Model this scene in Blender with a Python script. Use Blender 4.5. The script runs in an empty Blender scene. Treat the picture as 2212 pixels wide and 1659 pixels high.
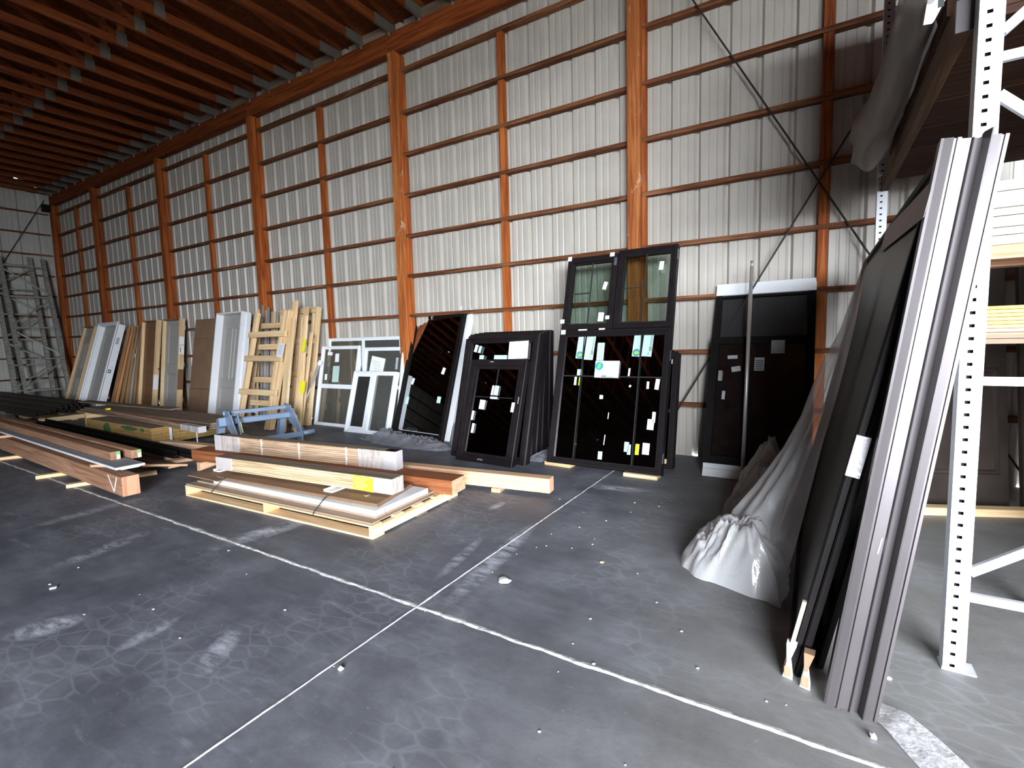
import bpy, bmesh, math, random
from mathutils import Vector, Matrix, noise, Euler
random.seed(7)
SC = bpy.context.scene
COL = SC.collection
R = math.radians

# ------------------------------------------------------------------ materials
def new_mat(name):
    m = bpy.data.materials.new(name); m.use_nodes = True
    nt = m.node_tree; nt.nodes.clear()
    out = nt.nodes.new('ShaderNodeOutputMaterial')
    return m, nt, out
def N(nt, t, **kw):
    n = nt.nodes.new(t)
    for k, v in kw.items():
        if k.startswith('i_'): n.inputs[k[2:].replace('_', ' ')].default_value = v
        else: setattr(n, k, v)
    return n
def L(nt, a, b): nt.links.new(a, b)
def ramp(nt, stops, fac=None):
    n = nt.nodes.new('ShaderNodeValToRGB'); e = n.color_ramp.elements
    while len(e) < len(stops): e.new(0.5)
    for i, (p, c) in enumerate(stops):
        e[i].position = p; e[i].color = (*c, 1) if len(c) == 3 else c
    if fac is not None: L(nt, fac, n.inputs['Fac'])
    return n
def mix(nt, a, b, fac, mode='MIX'):
    n = nt.nodes.new('ShaderNodeMix'); n.data_type = 'RGBA'; n.blend_type = mode
    for sock, v in ((n.inputs[6], a), (n.inputs[7], b)):
        if hasattr(v, 'is_linked'): L(nt, v, sock)
        else: sock.default_value = (*v, 1)
    if hasattr(fac, 'is_linked'): L(nt, fac, n.inputs[0])
    else: n.inputs[0].default_value = fac
    return n.outputs[2]
def coords(nt, scale=(1, 1, 1), rand=False, gen=False):
    tc = N(nt, 'ShaderNodeTexCoord'); mp = N(nt, 'ShaderNodeMapping')
    mp.inputs['Scale'].default_value = scale
    L(nt, tc.outputs['Object'], mp.inputs['Vector'])
    if rand:
        oi = N(nt, 'ShaderNodeObjectInfo'); ml = N(nt, 'ShaderNodeMath', operation='MULTIPLY'); ml.inputs[1].default_value = 37.0
        L(nt, oi.outputs['Random'], ml.inputs[0]); cb = N(nt, 'ShaderNodeCombineXYZ')
        for i in range(3): L(nt, ml.outputs[0], cb.inputs[i])
        L(nt, cb.outputs[0], mp.inputs['Location'])
    return mp.outputs['Vector']
def noise_tex(nt, vec, scale, detail=4, rough=.55, dist=0.):
    n = N(nt, 'ShaderNodeTexNoise'); n.inputs['Scale'].default_value = scale; n.inputs['Detail'].default_value = detail
    n.inputs['Roughness'].default_value = rough; n.inputs['Distortion'].default_value = dist
    L(nt, vec, n.inputs['Vector']); return n.outputs['Fac']
def bump(nt, h, strength, dist=.01):
    b = N(nt, 'ShaderNodeBump'); b.inputs['Strength'].default_value = strength; b.inputs['Distance'].default_value = dist
    L(nt, h, b.inputs['Height']); return b.outputs['Normal']
def principled(nt, out, color, rough=.5, metal=0., spec=.5, normal=None):
    p = N(nt, 'ShaderNodeBsdfPrincipled')
    if hasattr(color, 'is_linked'): L(nt, color, p.inputs['Base Color'])
    else: p.inputs['Base Color'].default_value = (*color, 1)
    if hasattr(rough, 'is_linked'): L(nt, rough, p.inputs['Roughness'])
    else: p.inputs['Roughness'].default_value = rough
    p.inputs['Metallic'].default_value = metal; p.inputs['Specular IOR Level'].default_value = spec
    if normal is not None: L(nt, normal, p.inputs['Normal'])
    L(nt, p.outputs[0], out.inputs['Surface']); return p
def plain(name, color, rough=.5, metal=0., spec=.5, var=.12, vs=9., bmp=0.):
    m, nt, out = new_mat(name); v = coords(nt, rand=True)
    f = noise_tex(nt, v, vs, 5)
    d = tuple(max(0, c*(1-var*1.6)) for c in color); l = tuple(min(1, c*(1+var)) for c in color)
    r = ramp(nt, [(.3, d), (.7, l)], f)
    principled(nt, out, r.outputs[0], rough, metal, spec, bump(nt, f, bmp, .005) if bmp else None)
    return m
def wood(name, dark, mid, light, axis='X', rough=.75, spec=.25, grain=1., knots=True, stain=None, bstr=.25):
    m, nt, out = new_mat(name)
    s = {'X': (.5, 11, 11), 'Y': (11, .5, 11), 'Z': (11, 11, .5)}[axis]
    s = tuple(a*grain for a in s)
    v = coords(nt, s, rand=True)
    f = noise_tex(nt, v, 2.2, 7, .62, 1.1)
    c = ramp(nt, [(.28, dark), (.48, mid), (.70, light)], f).outputs[0]
    v2 = coords(nt, tuple(x*.16 for x in s), rand=True)
    f2 = noise_tex(nt, v2, 3.1, 3, .5)
    c = mix(nt, c, dark, ramp(nt, [(.52, (0, 0, 0)), (.8, (.6, .6, .6))], f2).outputs[0])
    oi = N(nt, 'ShaderNodeObjectInfo')
    hv = N(nt, 'ShaderNodeHueSaturation'); mr = N(nt, 'ShaderNodeMapRange'); mr.inputs['To Min'].default_value = .82; mr.inputs['To Max'].default_value = 1.14
    L(nt, oi.outputs['Random'], mr.inputs['Value']); L(nt, mr.outputs[0], hv.inputs['Value']); L(nt, c, hv.inputs['Color'])
    c = hv.outputs[0]
    if stain:
        v3 = coords(nt, (1.3, 1.3, .8)); f3 = noise_tex(nt, v3, 3.4, 8, .7, .4)
        c = mix(nt, c, stain, ramp(nt, [(.60, (0, 0, 0)), (.68, (.75, .75, .75))], f3).outputs[0])
    principled(nt, out, c, rough, 0, spec, bump(nt, f, bstr, .004)); return m
def glass(name, tint, refl=1.0, rough=.0, base=.30, veil=0., dcol=(.14, .14, .125)):
    m, nt, out = new_mat(name)
    t = N(nt, 'ShaderNodeBsdfTransparent'); t.inputs[0].default_value = (*tint, 1)
    g = N(nt, 'ShaderNodeBsdfGlossy'); g.inputs['Roughness'].default_value = rough; g.inputs['Color'].default_value = (refl, refl, refl, 1)
    fr = N(nt, 'ShaderNodeFresnel'); fr.inputs['IOR'].default_value = 1.55
    ad = N(nt, 'ShaderNodeMath', operation='ADD', use_clamp=True); ad.inputs[1].default_value = base; L(nt, fr.outputs[0], ad.inputs[0])
    under = t.outputs[0]
    if veil:
        df = N(nt, 'ShaderNodeBsdfDiffuse'); df.inputs[0].default_value = (*dcol, 1); dm = N(nt, 'ShaderNodeMixShader'); dm.inputs[0].default_value = veil
        L(nt, t.outputs[0], dm.inputs[1]); L(nt, df.outputs[0], dm.inputs[2]); under = dm.outputs[0]
    ms = N(nt, 'ShaderNodeMixShader'); L(nt, ad.outputs[0], ms.inputs[0]); L(nt, under, ms.inputs[1]); L(nt, g.outputs[0], ms.inputs[2])
    L(nt, ms.outputs[0], out.inputs['Surface']); return m
def film(name, color, transp, gloss=.12, grough=.12, bs=.6, streak=0.):
    m, nt, out = new_mat(name); v = coords(nt)
    f = noise_tex(nt, v, 14, 5, .6, .8); nm = bump(nt, f, bs, .01)
    t = N(nt, 'ShaderNodeBsdfTransparent'); t.inputs[0].default_value = (.93, .93, .94, 1)
    d = N(nt, 'ShaderNodeBsdfDiffuse'); d.inputs[0].default_value = (*color, 1); L(nt, nm, d.inputs['Normal'])
    tl = N(nt, 'ShaderNodeBsdfTranslucent'); tl.inputs[0].default_value = (*color, 1)
    m1 = N(nt, 'ShaderNodeMixShader'); m1.inputs[0].default_value = .35; L(nt, d.outputs[0], m1.inputs[1]); L(nt, tl.outputs[0], m1.inputs[2])
    m2 = N(nt, 'ShaderNodeMixShader'); m2.inputs[0].default_value = transp
    if streak:
        vv = coords(nt, (1, 1, .12)); sf = noise_tex(nt, vv, 26, 4, .7, .6); L(nt, ramp(nt, [(.36, (max(0, transp-streak),)*3), (.66, (min(1, transp+.1),)*3)], sf).outputs[0], m2.inputs[0])
    pass; L(nt, m1.outputs[0], m2.inputs[1]); L(nt, t.outputs[0], m2.inputs[2])
    g = N(nt, 'ShaderNodeBsdfGlossy'); g.inputs['Roughness'].default_value = grough; L(nt, nm, g.inputs['Normal'])
    m3 = N(nt, 'ShaderNodeMixShader'); m3.inputs[0].default_value = gloss; L(nt, m2.outputs[0], m3.inputs[1]); L(nt, g.outputs[0], m3.inputs[2])
    L(nt, m3.outputs[0], out.inputs['Surface']); return m

def floor_mat():
    m, nt, out = new_mat('concrete_floor')
    v = coords(nt); nd = lambda op, x, y=None, z=None: math_node(nt, op, x, y, z)
    big = noise_tex(nt, v, .55, 4, .6, .3)
    med = noise_tex(nt, v, 2.2, 10, .70, .15)
    def rotc(sc, deg):
        q = coords(nt, sc); q.node.inputs['Rotation'].default_value = (0, 0, R(deg)); return q
    streak = noise_tex(nt, rotc((.7, 4.2, 1), -42), 2.6, 10, .74, .25)
    sweep = noise_tex(nt, rotc((.5, 2.6, 1), 18), 1.5, 8, .7, .2)
    fine = noise_tex(nt, v, 34, 5, .65); grit = noise_tex(nt, v, 90, 3, .6)
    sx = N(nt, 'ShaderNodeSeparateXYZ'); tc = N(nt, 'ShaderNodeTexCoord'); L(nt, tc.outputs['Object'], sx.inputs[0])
    # tyre-darkened at left; cleaner by the racks, with brighter light put into the colour
    lane_lit = N(nt, 'ShaderNodeMapRange', interpolation_type='SMOOTHSTEP'); lane_lit.inputs['From Min'].default_value = -1.3; lane_lit.inputs['From Max'].default_value = 1.3
    L(nt, nd('MULTIPLY_ADD', big, 1.6, sx.outputs['X']), lane_lit.inputs['Value'])
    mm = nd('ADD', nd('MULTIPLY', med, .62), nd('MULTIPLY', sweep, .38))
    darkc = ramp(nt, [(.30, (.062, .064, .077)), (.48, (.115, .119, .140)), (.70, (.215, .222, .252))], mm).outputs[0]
    clean_litc = ramp(nt, [(.30, (.135, .128, .122)), (.5, (.195, .187, .178)), (.75, (.275, .266, .255))], mm).outputs[0]
    c = mix(nt, darkc, clean_litc, lane_lit.outputs[0])
    # net-like tread prints
    vo = N(nt, 'ShaderNodeTexVoronoi', feature='DISTANCE_TO_EDGE'); vo.inputs['Scale'].default_value = 7.
    L(nt, rotc((1, 1.9, 1), 25), vo.inputs['Vector'])
    tread = ramp(nt, [(.0, (1, 1, 1)), (.09, (0, 0, 0))], vo.outputs['Distance']).outputs[0]
    patch = ramp(nt, [(.47, (0, 0, 0)), (.58, (.30, .30, .30))], noise_tex(nt, v, 1.1, 3, .5, .1)).outputs[0]
    c = mix(nt, c, (.30, .31, .35), mix(nt, (0, 0, 0), tread, patch))
    # chalky dust: loose streaks plus single smears
    veil = ramp(nt, [(.56, (0, 0, 0)), (.72, (.42, .42, .42))], streak).outputs[0]
    c = mix(nt, c, (.42, .44, .50), mix(nt, (0, 0, 0), veil, ramp(nt, [(.44, (0, 0, 0)), (.62, (1, 1, 1))], big).outputs[0]))
    tot = None; dn = noise_tex(nt, rotc((1., 3., 1), -40), 5., 9, .75, .4)
    for (cx, cy, ln, wd, deg, k) in SMEARS:
        ca, sa = math.cos(R(deg)), math.sin(R(deg)); dx = nd('SUBTRACT', sx.outputs['X'], cx); dy = nd('SUBTRACT', sx.outputs['Y'], cy)
        u = nd('DIVIDE', nd('ADD', nd('MULTIPLY', dx, ca), nd('MULTIPLY', dy, sa)), ln); w_ = nd('DIVIDE', nd('SUBTRACT', nd('MULTIPLY', dy, ca), nd('MULTIPLY', dx, sa)), wd)
        d2 = nd('ADD', nd('MULTIPLY', u, u), nd('MULTIPLY', w_, w_))
        g = nd('MULTIPLY', nd('MAXIMUM', nd('SUBTRACT', 1., d2), 0.), k); tot = g if tot is None else nd('MAXIMUM', tot, g)
    sm = nd('MULTIPLY', tot, ramp(nt, [(.40, (0, 0, 0)), (.62, (1, 1, 1))], dn).outputs[0])
    c = mix(nt, c, (.62, .65, .72), sm)
    c = mix(nt, c, (.36, .37, .40), ramp(nt, [(.66, (0, 0, 0)), (.74, (.55, .55, .55))], fine).outputs[0])
    c = mix(nt, c, (.05, .05, .055), ramp(nt, [(.24, (.55, .55, .55)), (.34, (0, 0, 0))], fine).outputs[0])
    c = mix(nt, c, (.55, .56, .60), ramp(nt, [(.72, (0, 0, 0)), (.78, (.7, .7, .7))], grit).outputs[0])
    rr = ramp(nt, [(.3, (.45, .45, .45)), (.7, (.70, .70, .70))], med).outputs[0]
    principled(nt, out, c, rr, 0, .3, bump(nt, fine, .15, .004)); return m
def math_node(nt, op, x, y=None, z=None):
    n = N(nt, 'ShaderNodeMath', operation=op)
    for i, q in enumerate((x, y, z)):
        if q is None: continue
        if hasattr(q, 'is_linked'): L(nt, q, n.inputs[i])
        else: n.inputs[i].default_value = q
    return n.outputs[0]
# (centre x, y, half length, half width, direction in degrees, strength) of chalky smears
SMEARS = [(-3.53, -3.70, .44, .13, 83, 1.), (-3.34, -5.04, .17, .11, 60, 1.), (-1.53, -1.48, .30, .10, 10, .9), (-1.73, -3.25, .68, .08, 97, .8), (-2.34, -4.70, .20, .07, 130, .8), (-2.28, -2.42, .13, .05, 90, .9), (-4.3, -4.45, .4, .10, 105, .55), (-2.8, -4.8, .16, .06, 100, .6), (-5.4, -4.2, .5, .10, 95, .5), (-1.95, -3.35, .35, .05, 100, .6)]
def osb_mat():
    m, nt, out = new_mat('oriented_strand_board')
    v = coords(nt, (3, 7, 3)); a = noise_tex(nt, v, 4, 6, .7, 2.)
    vo = N(nt, 'ShaderNodeTexVoronoi'); vo.inputs['Scale'].default_value = 3.2; L(nt, v, vo.inputs['Vector'])
    c = ramp(nt, [(.2, (.035, .008, .002)), (.5, (.115, .028, .007)), (.8, (.25, .08, .02))], a).outputs[0]
    c = mix(nt, c, (.34, .12, .035), ramp(nt, [(.0, (.5, .5, .5)), (.22, (0, 0, 0))], vo.outputs['Distance']).outputs[0])
    principled(nt, out, c, .8, 0, .2, bump(nt, a, .3, .01)); return m
def label_mat(): return plain('white_paper', (.86, .87, .88), .6, var=.03)

MT = {}
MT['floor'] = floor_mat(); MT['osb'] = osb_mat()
MT['panel'] = plain('painted_steel_siding', (.46, .415, .365), .42, 0, .5, var=.05, vs=2.5)
MT['panel_l'] = plain('end_wall_steel_siding', (.52, .50, .465), .5, 0, .4, var=.06, vs=2.5)
MT['panel_r'] = plain('dark_wall_boards', (.10, .08, .07), .8)
FIR = ((.11, .019, .004), (.33, .078, .015), (.53, .17, .043))
for ax in 'XYZ': MT['fir'+ax] = wood('fir_framing_'+ax.lower(), *FIR, axis=ax)
MT['firpost'] = wood('fir_post_scuffed', (.16, .036, .009), (.40, .115, .028), (.60, .24, .08), axis='Z', stain=(.70, .52, .37), rough=.6)
GIRT = ((.03, .009, .004), (.15, .048, .017), (.34, .16, .075))
MT['header'] = wood('header_wood', (.055, .009, .002), (.19, .039, .008), (.31, .082, .02), axis='X')
MT['girt'] = wood('weathered_girt', *GIRT, axis='X'); MT['girtY'] = wood('weathered_girt_y', *GIRT, axis='Y')
MT['truss'] = wood('truss_lumber', (.075, .012, .003), (.17, .036, .007), (.26, .072, .017), axis='Y')
PINE = ((.56, .31, .13), (.80, .55, .30), (.90, .72, .47))
for ax in 'XYZ': MT['pine'+ax] = wood('pine_'+ax.lower(), *PINE, axis=ax, rough=.65)
CED = ((.19, .085, .05), (.34, .175, .105), (.47, .27, .17))
MT['cedar'] = wood('brown_timber', *CED, axis='X'); MT['cedar_end'] = wood('brown_timber_end', (.36, .16, .09), (.55, .28, .16), (.70, .40, .26), axis='Z', grain=.4)
MT['redfir'] = wood('red_timber', (.15, .042, .014), (.26, .082, .030), (.36, .135, .055), axis='X')
MT['tan'] = wood('tan_timber', (.42, .22, .12), (.62, .37, .22), (.76, .52, .34), axis='X')
MT['finger'] = wood('finger_jointed_pine', (.40, .24, .12), (.66, .48, .29), (.80, .64, .44), axis='X', grain=.8)
MT['trimstack'] = wood('trim_edges', (.30, .17, .10), (.55, .36, .23), (.78, .60, .43), axis='X', grain=2.2)
MT['ply'] = wood('plywood_edges', (.24, .125, .035), (.40, .235, .075), (.54, .35, .13), axis='X', grain=2.6)
MT['plytop'] = wood('plywood_face', (.18, .12, .085), (.25, .18, .13), (.32, .24, .18), axis='X', grain=.5)
MT['oldwood'] = wood('grey_brown_boards', (.12, .08, .055), (.22, .155, .11), (.33, .25, .18), axis='X')
MT['oldwoodY'] = wood('grey_brown_boards_y', (.12, .08, .055), (.22, .155, .11), (.33, .25, .18), axis='Y')
MT['brownZ'] = wood('brown_board_z', (.16, .08, .035), (.30, .165, .08), (.44, .27, .15), axis='Z')
MT['orangeZ'] = wood('orange_board_z', (.30, .10, .03), (.55, .23, .08), (.68, .34, .14), axis='Z')
MT['greyZ'] = wood('grey_board_z', (.18, .16, .14), (.32, .29, .26), (.46, .43, .40), axis='Z')
MT['cardboard'] = plain('cardboard', (.26, .155, .095), .85, 0, .2, var=.10, vs=3)
MT['tanboard'] = plain('tan_hardboard', (.36, .255, .18), .8, 0, .2, var=.06)
MT['white'] = plain('white_paint', (.83, .83, .85), .4, var=.02)
MT['vinyl'] = plain('white_vinyl', (.80, .83, .87), .3, var=.02)
MT['greydoor'] = plain('grey_primed_door', (.40, .375, .35), .55, var=.03)
MT['browndoor'] = plain('brown_door', (.20, .10, .05), .5, var=.06)
MT['black'] = plain('black_vinyl', (.011, .008, .009), .5, 0, .16, var=.15)
MT['blackm'] = plain('black_matte', (.008, .006, .006), .6, 0, .12, var=.2)
MT['bronze'] = plain('bronze_anodised', (.14, .122, .126), .32, .7, .5, var=.05, vs=3)
MT['bronze_d'] = plain('bronze_dark', (.05, .042, .042), .38, .5, .5, var=.08)
MT['steel'] = plain('galvanised_steel', (.42, .41, .39), .45, .6, .5, var=.12)
MT['gusset'] = plain('gusset_plate', (.15, .13, .11), .6, .3, .4, var=.12)
MT['rackwhite'] = plain('rack_grey_paint', (.54, .54, .57), .38, 0, .5, var=.04, vs=4)
MT['rackold'] = plain('old_rack_paint', (.33, .32, .28), .55, .2, .4, var=.18)
MT['hole'] = plain('hole_dark', (.01, .01, .01), .8)
MT['chrome'] = plain('polished_pole', (.66, .62, .59), .38, .6, var=.05)
MT['blue'] = plain('blue_grey_paint', (.235, .305, .425), .42, .1, .5, var=.07, vs=5)
MT['yellow'] = plain('yellow_paper', (.93, .85, .03), .6, var=.03)
MT['green'] = plain('green_label', (.10, .72, .14), .6, var=.03)
MT['gpaint'] = plain('green_spray', (.06, .14, .05), .7, var=.2)
MT['paper'] = label_mat()
MT['paleg'] = plain('pale_green_paper', (.50, .66, .62), .5, var=.03)
MT['pinkp'] = plain('pinkish_paper', (.42, .36, .35), .7, var=.04)
MT['ink'] = plain('black_ink', (.02, .02, .02), .6)
MT['inkblue'] = plain('blue_ink', (.02, .03, .30), .6)
MT['inkgrey'] = plain('grey_ink', (.42, .44, .46), .6)
MT['logo_b'] = plain('logo_blue', (.02, .33, .60), .5, var=.03)
MT['logo_d'] = plain('logo_dusk_blue', (.07, .22, .36), .5, var=.03)
MT['logo_g'] = plain('logo_green', (.28, .62, .08), .5, var=.03)
MT['logo_t'] = plain('logo_grey_green', (.35, .55, .50), .5, var=.03)
MT['strap_g'] = plain('green_strap', (.05, .075, .055), .5)
MT['strap_w'] = plain('white_strap', (.75, .73, .74), .5)
MT['stickerblue'] = plain('hinge_grey', (.18, .19, .23), .35, .6)
MT['chalk'] = plain('chalk', (.85, .78, .74), .9, var=.05)
MT['joint'] = plain('joint_filler', (.62, .61, .60), .9, var=.3, vs=30, bmp=.8)
MT['chip'] = plain('white_chips', (.74, .74, .74), .8, var=.1)
MT['glass'] = glass('clear_glass', (.80, .88, .84), 1., base=.05)
MT['glassd'] = glass('tinted_glass', (.36, .38, .33), 1., base=.08, veil=.55)  # matte grey share imitates the pale reflections in the white windows
MT['glassx'] = glass('dark_backed_glass', (.20, .19, .16), 1.)
MT['glassg'] = glass('green_edge_glass', (.55, .68, .62), 1.6, .05)
MT['screen'] = glass('insect_screen', (.52, .49, .49), .2, .4, base=.0, veil=.30, dcol=(.10, .095, .095))
MT['film'] = film('milky_film', (.80, .78, .78), .30, .10, .16, .5)
MT['film2'] = film('dusty_film', (.42, .36, .32), .42, .06, .25, .6)
MT['filmc'] = film('clear_film', (.62, .63, .69), .60, .20, .09, .7)
MT['wrap'] = film('stretch_wrap', (.90, .87, .88), .60, .10, .2, .8, .5)
MT['wrapd'] = film('dense_stretch_wrap', (.88, .84, .86), .22, .12, .2, .8)

# ------------------------------------------------------------------ mesh helpers
class B:
    def __init__(s): s.bm = bmesh.new()
    def poly(s, pts):
        return s.bm.faces.new([s.bm.verts.new(p) for p in pts])
    def box(s, x0, x1, y0, y1, z0, z1, M=None):
        P = [(x0, y0, z0), (x1, y0, z0), (x1, y1, z0), (x0, y1, z0), (x0, y0, z1), (x1, y0, z1), (x1, y1, z1), (x0, y1, z1)]
        v = [s.bm.verts.new(M @ Vector(p) if M else p) for p in P]
        for f in ((0, 3, 2, 1), (4, 5, 6, 7), (0, 1, 5, 4), (1, 2, 6, 5), (2, 3, 7, 6), (3, 0, 4, 7)): s.bm.faces.new([v[i] for i in f])
        return s
    def hull(s, bot, top):
        """prism between two equal-length loops"""
        a = [s.bm.verts.new(p) for p in bot]; b = [s.bm.verts.new(p) for p in top]; n = len(a)
        for i in range(n): s.bm.faces.new((a[i], a[(i+1) % n], b[(i+1) % n], b[i]))
        s.bm.faces.new(a[::-1]); s.bm.faces.new(b); return s
    def bar(s, p0, p1, w, h, up=(0, 0, 1)):
        """box centred on segment, w across, h along up"""
        p0, p1 = Vector(p0), Vector(p1); d = (p1-p0).normalized(); up = Vector(up)
        if abs(d.dot(up)) > .98: up = Vector((0, 1, 0))
        x = d.cross(up).normalized(); u = x.cross(d).normalized()
        q = [x*a*w/2+u*b*h/2 for a, b in ((-1, -1), (1, -1), (1, 1), (-1, 1))]
        return s.hull([p0+k for k in q], [p1+k for k in q])
    def tube(s, pts, r, n=10):
        pts = [Vector(p) for p in pts]; rings = []
        for i, p in enumerate(pts):
            d = (pts[min(i+1, len(pts)-1)]-pts[max(i-1, 0)]).normalized()
            up = Vector((0, 0, 1)) if abs(d.z) < .9 else Vector((0, 1, 0))
            x = d.cross(up).normalized(); u = x.cross(d)
            rings.append([s.bm.verts.new(p+r*(math.cos(2*math.pi*k/n)*x+math.sin(2*math.pi*k/n)*u)) for k in range(n)])
        for a, b in zip(rings, rings[1:]):
            for k in range(n): s.bm.faces.new((a[k], a[(k+1) % n], b[(k+1) % n], b[k]))
        s.bm.faces.new(rings[0][::-1]); s.bm.faces.new(rings[-1]); return s
    def prism(s, prof, a, b, axis='X'):
        """extrude 2D profile: axis X -> (y,z), Y -> (x,z), Z -> (x,y)"""
        f = {'X': lambda p, t: (t, p[0], p[1]), 'Y': lambda p, t: (p[0], t, p[1]), 'Z': lambda p, t: (p[0], p[1], t)}[axis]
        return s.hull([f(p, a) for p in prof], [f(p, b) for p in prof])
    def pframe(s, x0, x1, z0, z1, prof):
        """mitred frame; prof = closed loop of (inset, y)"""
        loops = [[s.bm.verts.new(p) for p in ((x0+d, y, z0+d), (x1-d, y, z0+d), (x1-d, y, z1-d), (x0+d, y, z1-d))] for d, y in prof]
        for a, b in zip(loops, loops[1:]+loops[:1]):
            for k in range(4): s.bm.faces.new((a[k], a[(k+1) % 4], b[(k+1) % 4], b[k]))
        return s
    def make(s, name, mat, parent=None, bevel=0., smooth=False, M=None, origin=None):
        bmesh.ops.recalc_face_normals(s.bm, faces=s.bm.faces)
        if origin is not None: bmesh.ops.translate(s.bm, verts=s.bm.verts, vec=-Vector(origin))
        me = bpy.data.meshes.new(name); s.bm.to_mesh(me); s.bm.free()
        o = bpy.data.objects.new(name, me); COL.objects.link(o)
        mats = mat if isinstance(mat, (list, tuple)) else [mat]
        for m in mats: me.materials.append(MT[m] if isinstance(m, str) else m)
        if smooth:
            for p in me.polygons: p.use_smooth = True
        if parent is not None: o.parent = parent
        if M is not None: o.matrix_basis = M
        if origin is not None: o.location = origin
        if bevel:
            md = o.modifiers.new('bevel', 'BEVEL'); md.width = bevel; md.segments = 2; md.limit_method = 'ANGLE'
        return o
def tag(o, label=None, cat=None, group=None, kind=None):
    if label: o['label'] = label
    if cat: o['category'] = cat
    if group: o['group'] = group
    if kind: o['kind'] = kind
    return o
def thing(name, label, cat, loc=(0, 0, 0), yaw=0., lean=0., group=None, kind=None, M=None):
    o = bpy.data.objects.new(name, None); COL.objects.link(o); o.empty_display_size = .1
    o.matrix_basis = M if M is not None else Matrix.Translation(loc) @ Matrix.Rotation(R(yaw), 4, 'Z') @ Matrix.Rotation(-R(lean), 4, 'X')
    return tag(o, label, cat, group, kind)
def copy_tree(o, parent=None):
    c = o.copy(); COL.objects.link(c)
    if parent is not None: c.parent = parent
    for ch in list(o.children): copy_tree(ch, c)
    return c
def along(p0, p1, up=(0, 0, 1)):
    """matrix whose local X runs p0->p1, origin p0, local Z near up"""
    p0, p1 = Vector(p0), Vector(p1); x = (p1-p0).normalized(); up = Vector(up)
    y = up.cross(x).normalized(); z = x.cross(y)
    M = Matrix((x, y, z)).transposed().to_4x4(); M.translation = p0; return M, (p1-p0).length
def lumber(name, p0, p1, w, h, mat, label=None, cat=None, group=None, kind=None, bevel=.003, up=(0, 0, 1), endmat=None, parent=None):
    """board from p0 to p1 (bottom front edge line); extends +w along local Y and +h along local Z"""
    M, ln = along(p0, p1, up)
    b = B().box(0, ln, 0, w, 0, h)
    o = b.make(name, [mat, endmat] if endmat else mat, parent, bevel, M=M)
    if endmat:
        for p in o.data.polygons:
            if abs(p.normal.x) > .9: p.material_index = 1
    return tag(o, label, cat, group, kind)
def text(name, s, size, mat, parent, loc, rot=(math.pi/2, 0, 0), align='LEFT', ext=.0004):
    cu = bpy.data.curves.new(name, 'FONT'); cu.body = s; cu.size = size; cu.align_x = align; cu.extrude = ext
    t = bpy.data.objects.new(name, cu); COL.objects.link(t)
    bpy.context.view_layer.update()
    me = bpy.data.meshes.new_from_object(t.evaluated_get(bpy.context.evaluated_depsgraph_get()))
    bpy.data.objects.remove(t); bpy.data.curves.remove(cu)
    o = bpy.data.objects.new(name, me); COL.objects.link(o); me.materials.clear(); me.materials.append(MT[mat])
    o.parent = parent; o.matrix_basis = Matrix.Translation(loc) @ Euler(rot).to_matrix().to_4x4(); return o
def sticker(parent, x0, z0, x1, z1, y, mat='paper', tilt=0., name='sticker', t=.0012):
    cx, cz = (x0+x1)/2, (z0+z1)/2; w, h = abs(x1-x0)/2, abs(z1-z0)/2
    return B().box(-w, w, -t, 0, -h, h).make(name, mat, parent, M=Matrix.Translation((cx, y, cz)) @ Matrix.Rotation(R(tilt), 4, 'Y'))

# ------------------------------------------------------------------ the building
PX = [-19.60, -16.63, -12.97, -9.25, -5.53, -1.83, 1.87, 5.57]        # post centres along the wall
PW = .15
GZ = [1.22+(8-k)*.6096 for k in range(1, 10)]                           # girt heights, top first
XR, YF, YN, XS = 9.6, -18.0, -11.0, .9
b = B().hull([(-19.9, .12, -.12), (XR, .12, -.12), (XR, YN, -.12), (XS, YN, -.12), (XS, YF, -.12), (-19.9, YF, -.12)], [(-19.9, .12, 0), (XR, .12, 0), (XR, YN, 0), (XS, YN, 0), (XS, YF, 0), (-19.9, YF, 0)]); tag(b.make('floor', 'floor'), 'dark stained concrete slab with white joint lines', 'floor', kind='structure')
# saw-cut joints filled with rough pale filler
def joint(p0, p1, w, seed, lab):
    b = B(); rnd = random.Random(seed); p0, p1 = Vector(p0), Vector(p1); d = p1-p0; n = int(d.length/.035); d.normalize(); q = Vector((-d.y, d.x, 0)); prev = None
    for i in range(n+1):
        c = p0+d*(i*.035); k = w*(.55+.9*noise.noise((i*.11, seed, 0))**2+.35*rnd.random()); off = q*(w*.5*noise.noise((i*.23, 0, seed)))
        h = .0025+.002*rnd.random()
        cur = [b.bm.verts.new(c+off-q*k+Vector((0, 0, .0004))), b.bm.verts.new(c+off+Vector((0, 0, h))), b.bm.verts.new(c+off+q*k+Vector((0, 0, .0004)))]
        if prev:
            b.bm.faces.new((prev[0], cur[0], cur[1], prev[1])); b.bm.faces.new((prev[1], cur[1], cur[2], prev[2]))
        prev = cur
    tag(b.make('floor_joint', 'joint'), lab, 'floor joint', kind='structure')
joint((-16, -3.956, 0), (1.2, -3.956, 0), .019, 3, 'broad pale filler line crossing the floor parallel to the long wall')
joint((-1.785, -.8, 0), (-1.785, -7, 0), .008, 5, 'thin pale joint line running across the floor toward the long wall')

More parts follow.
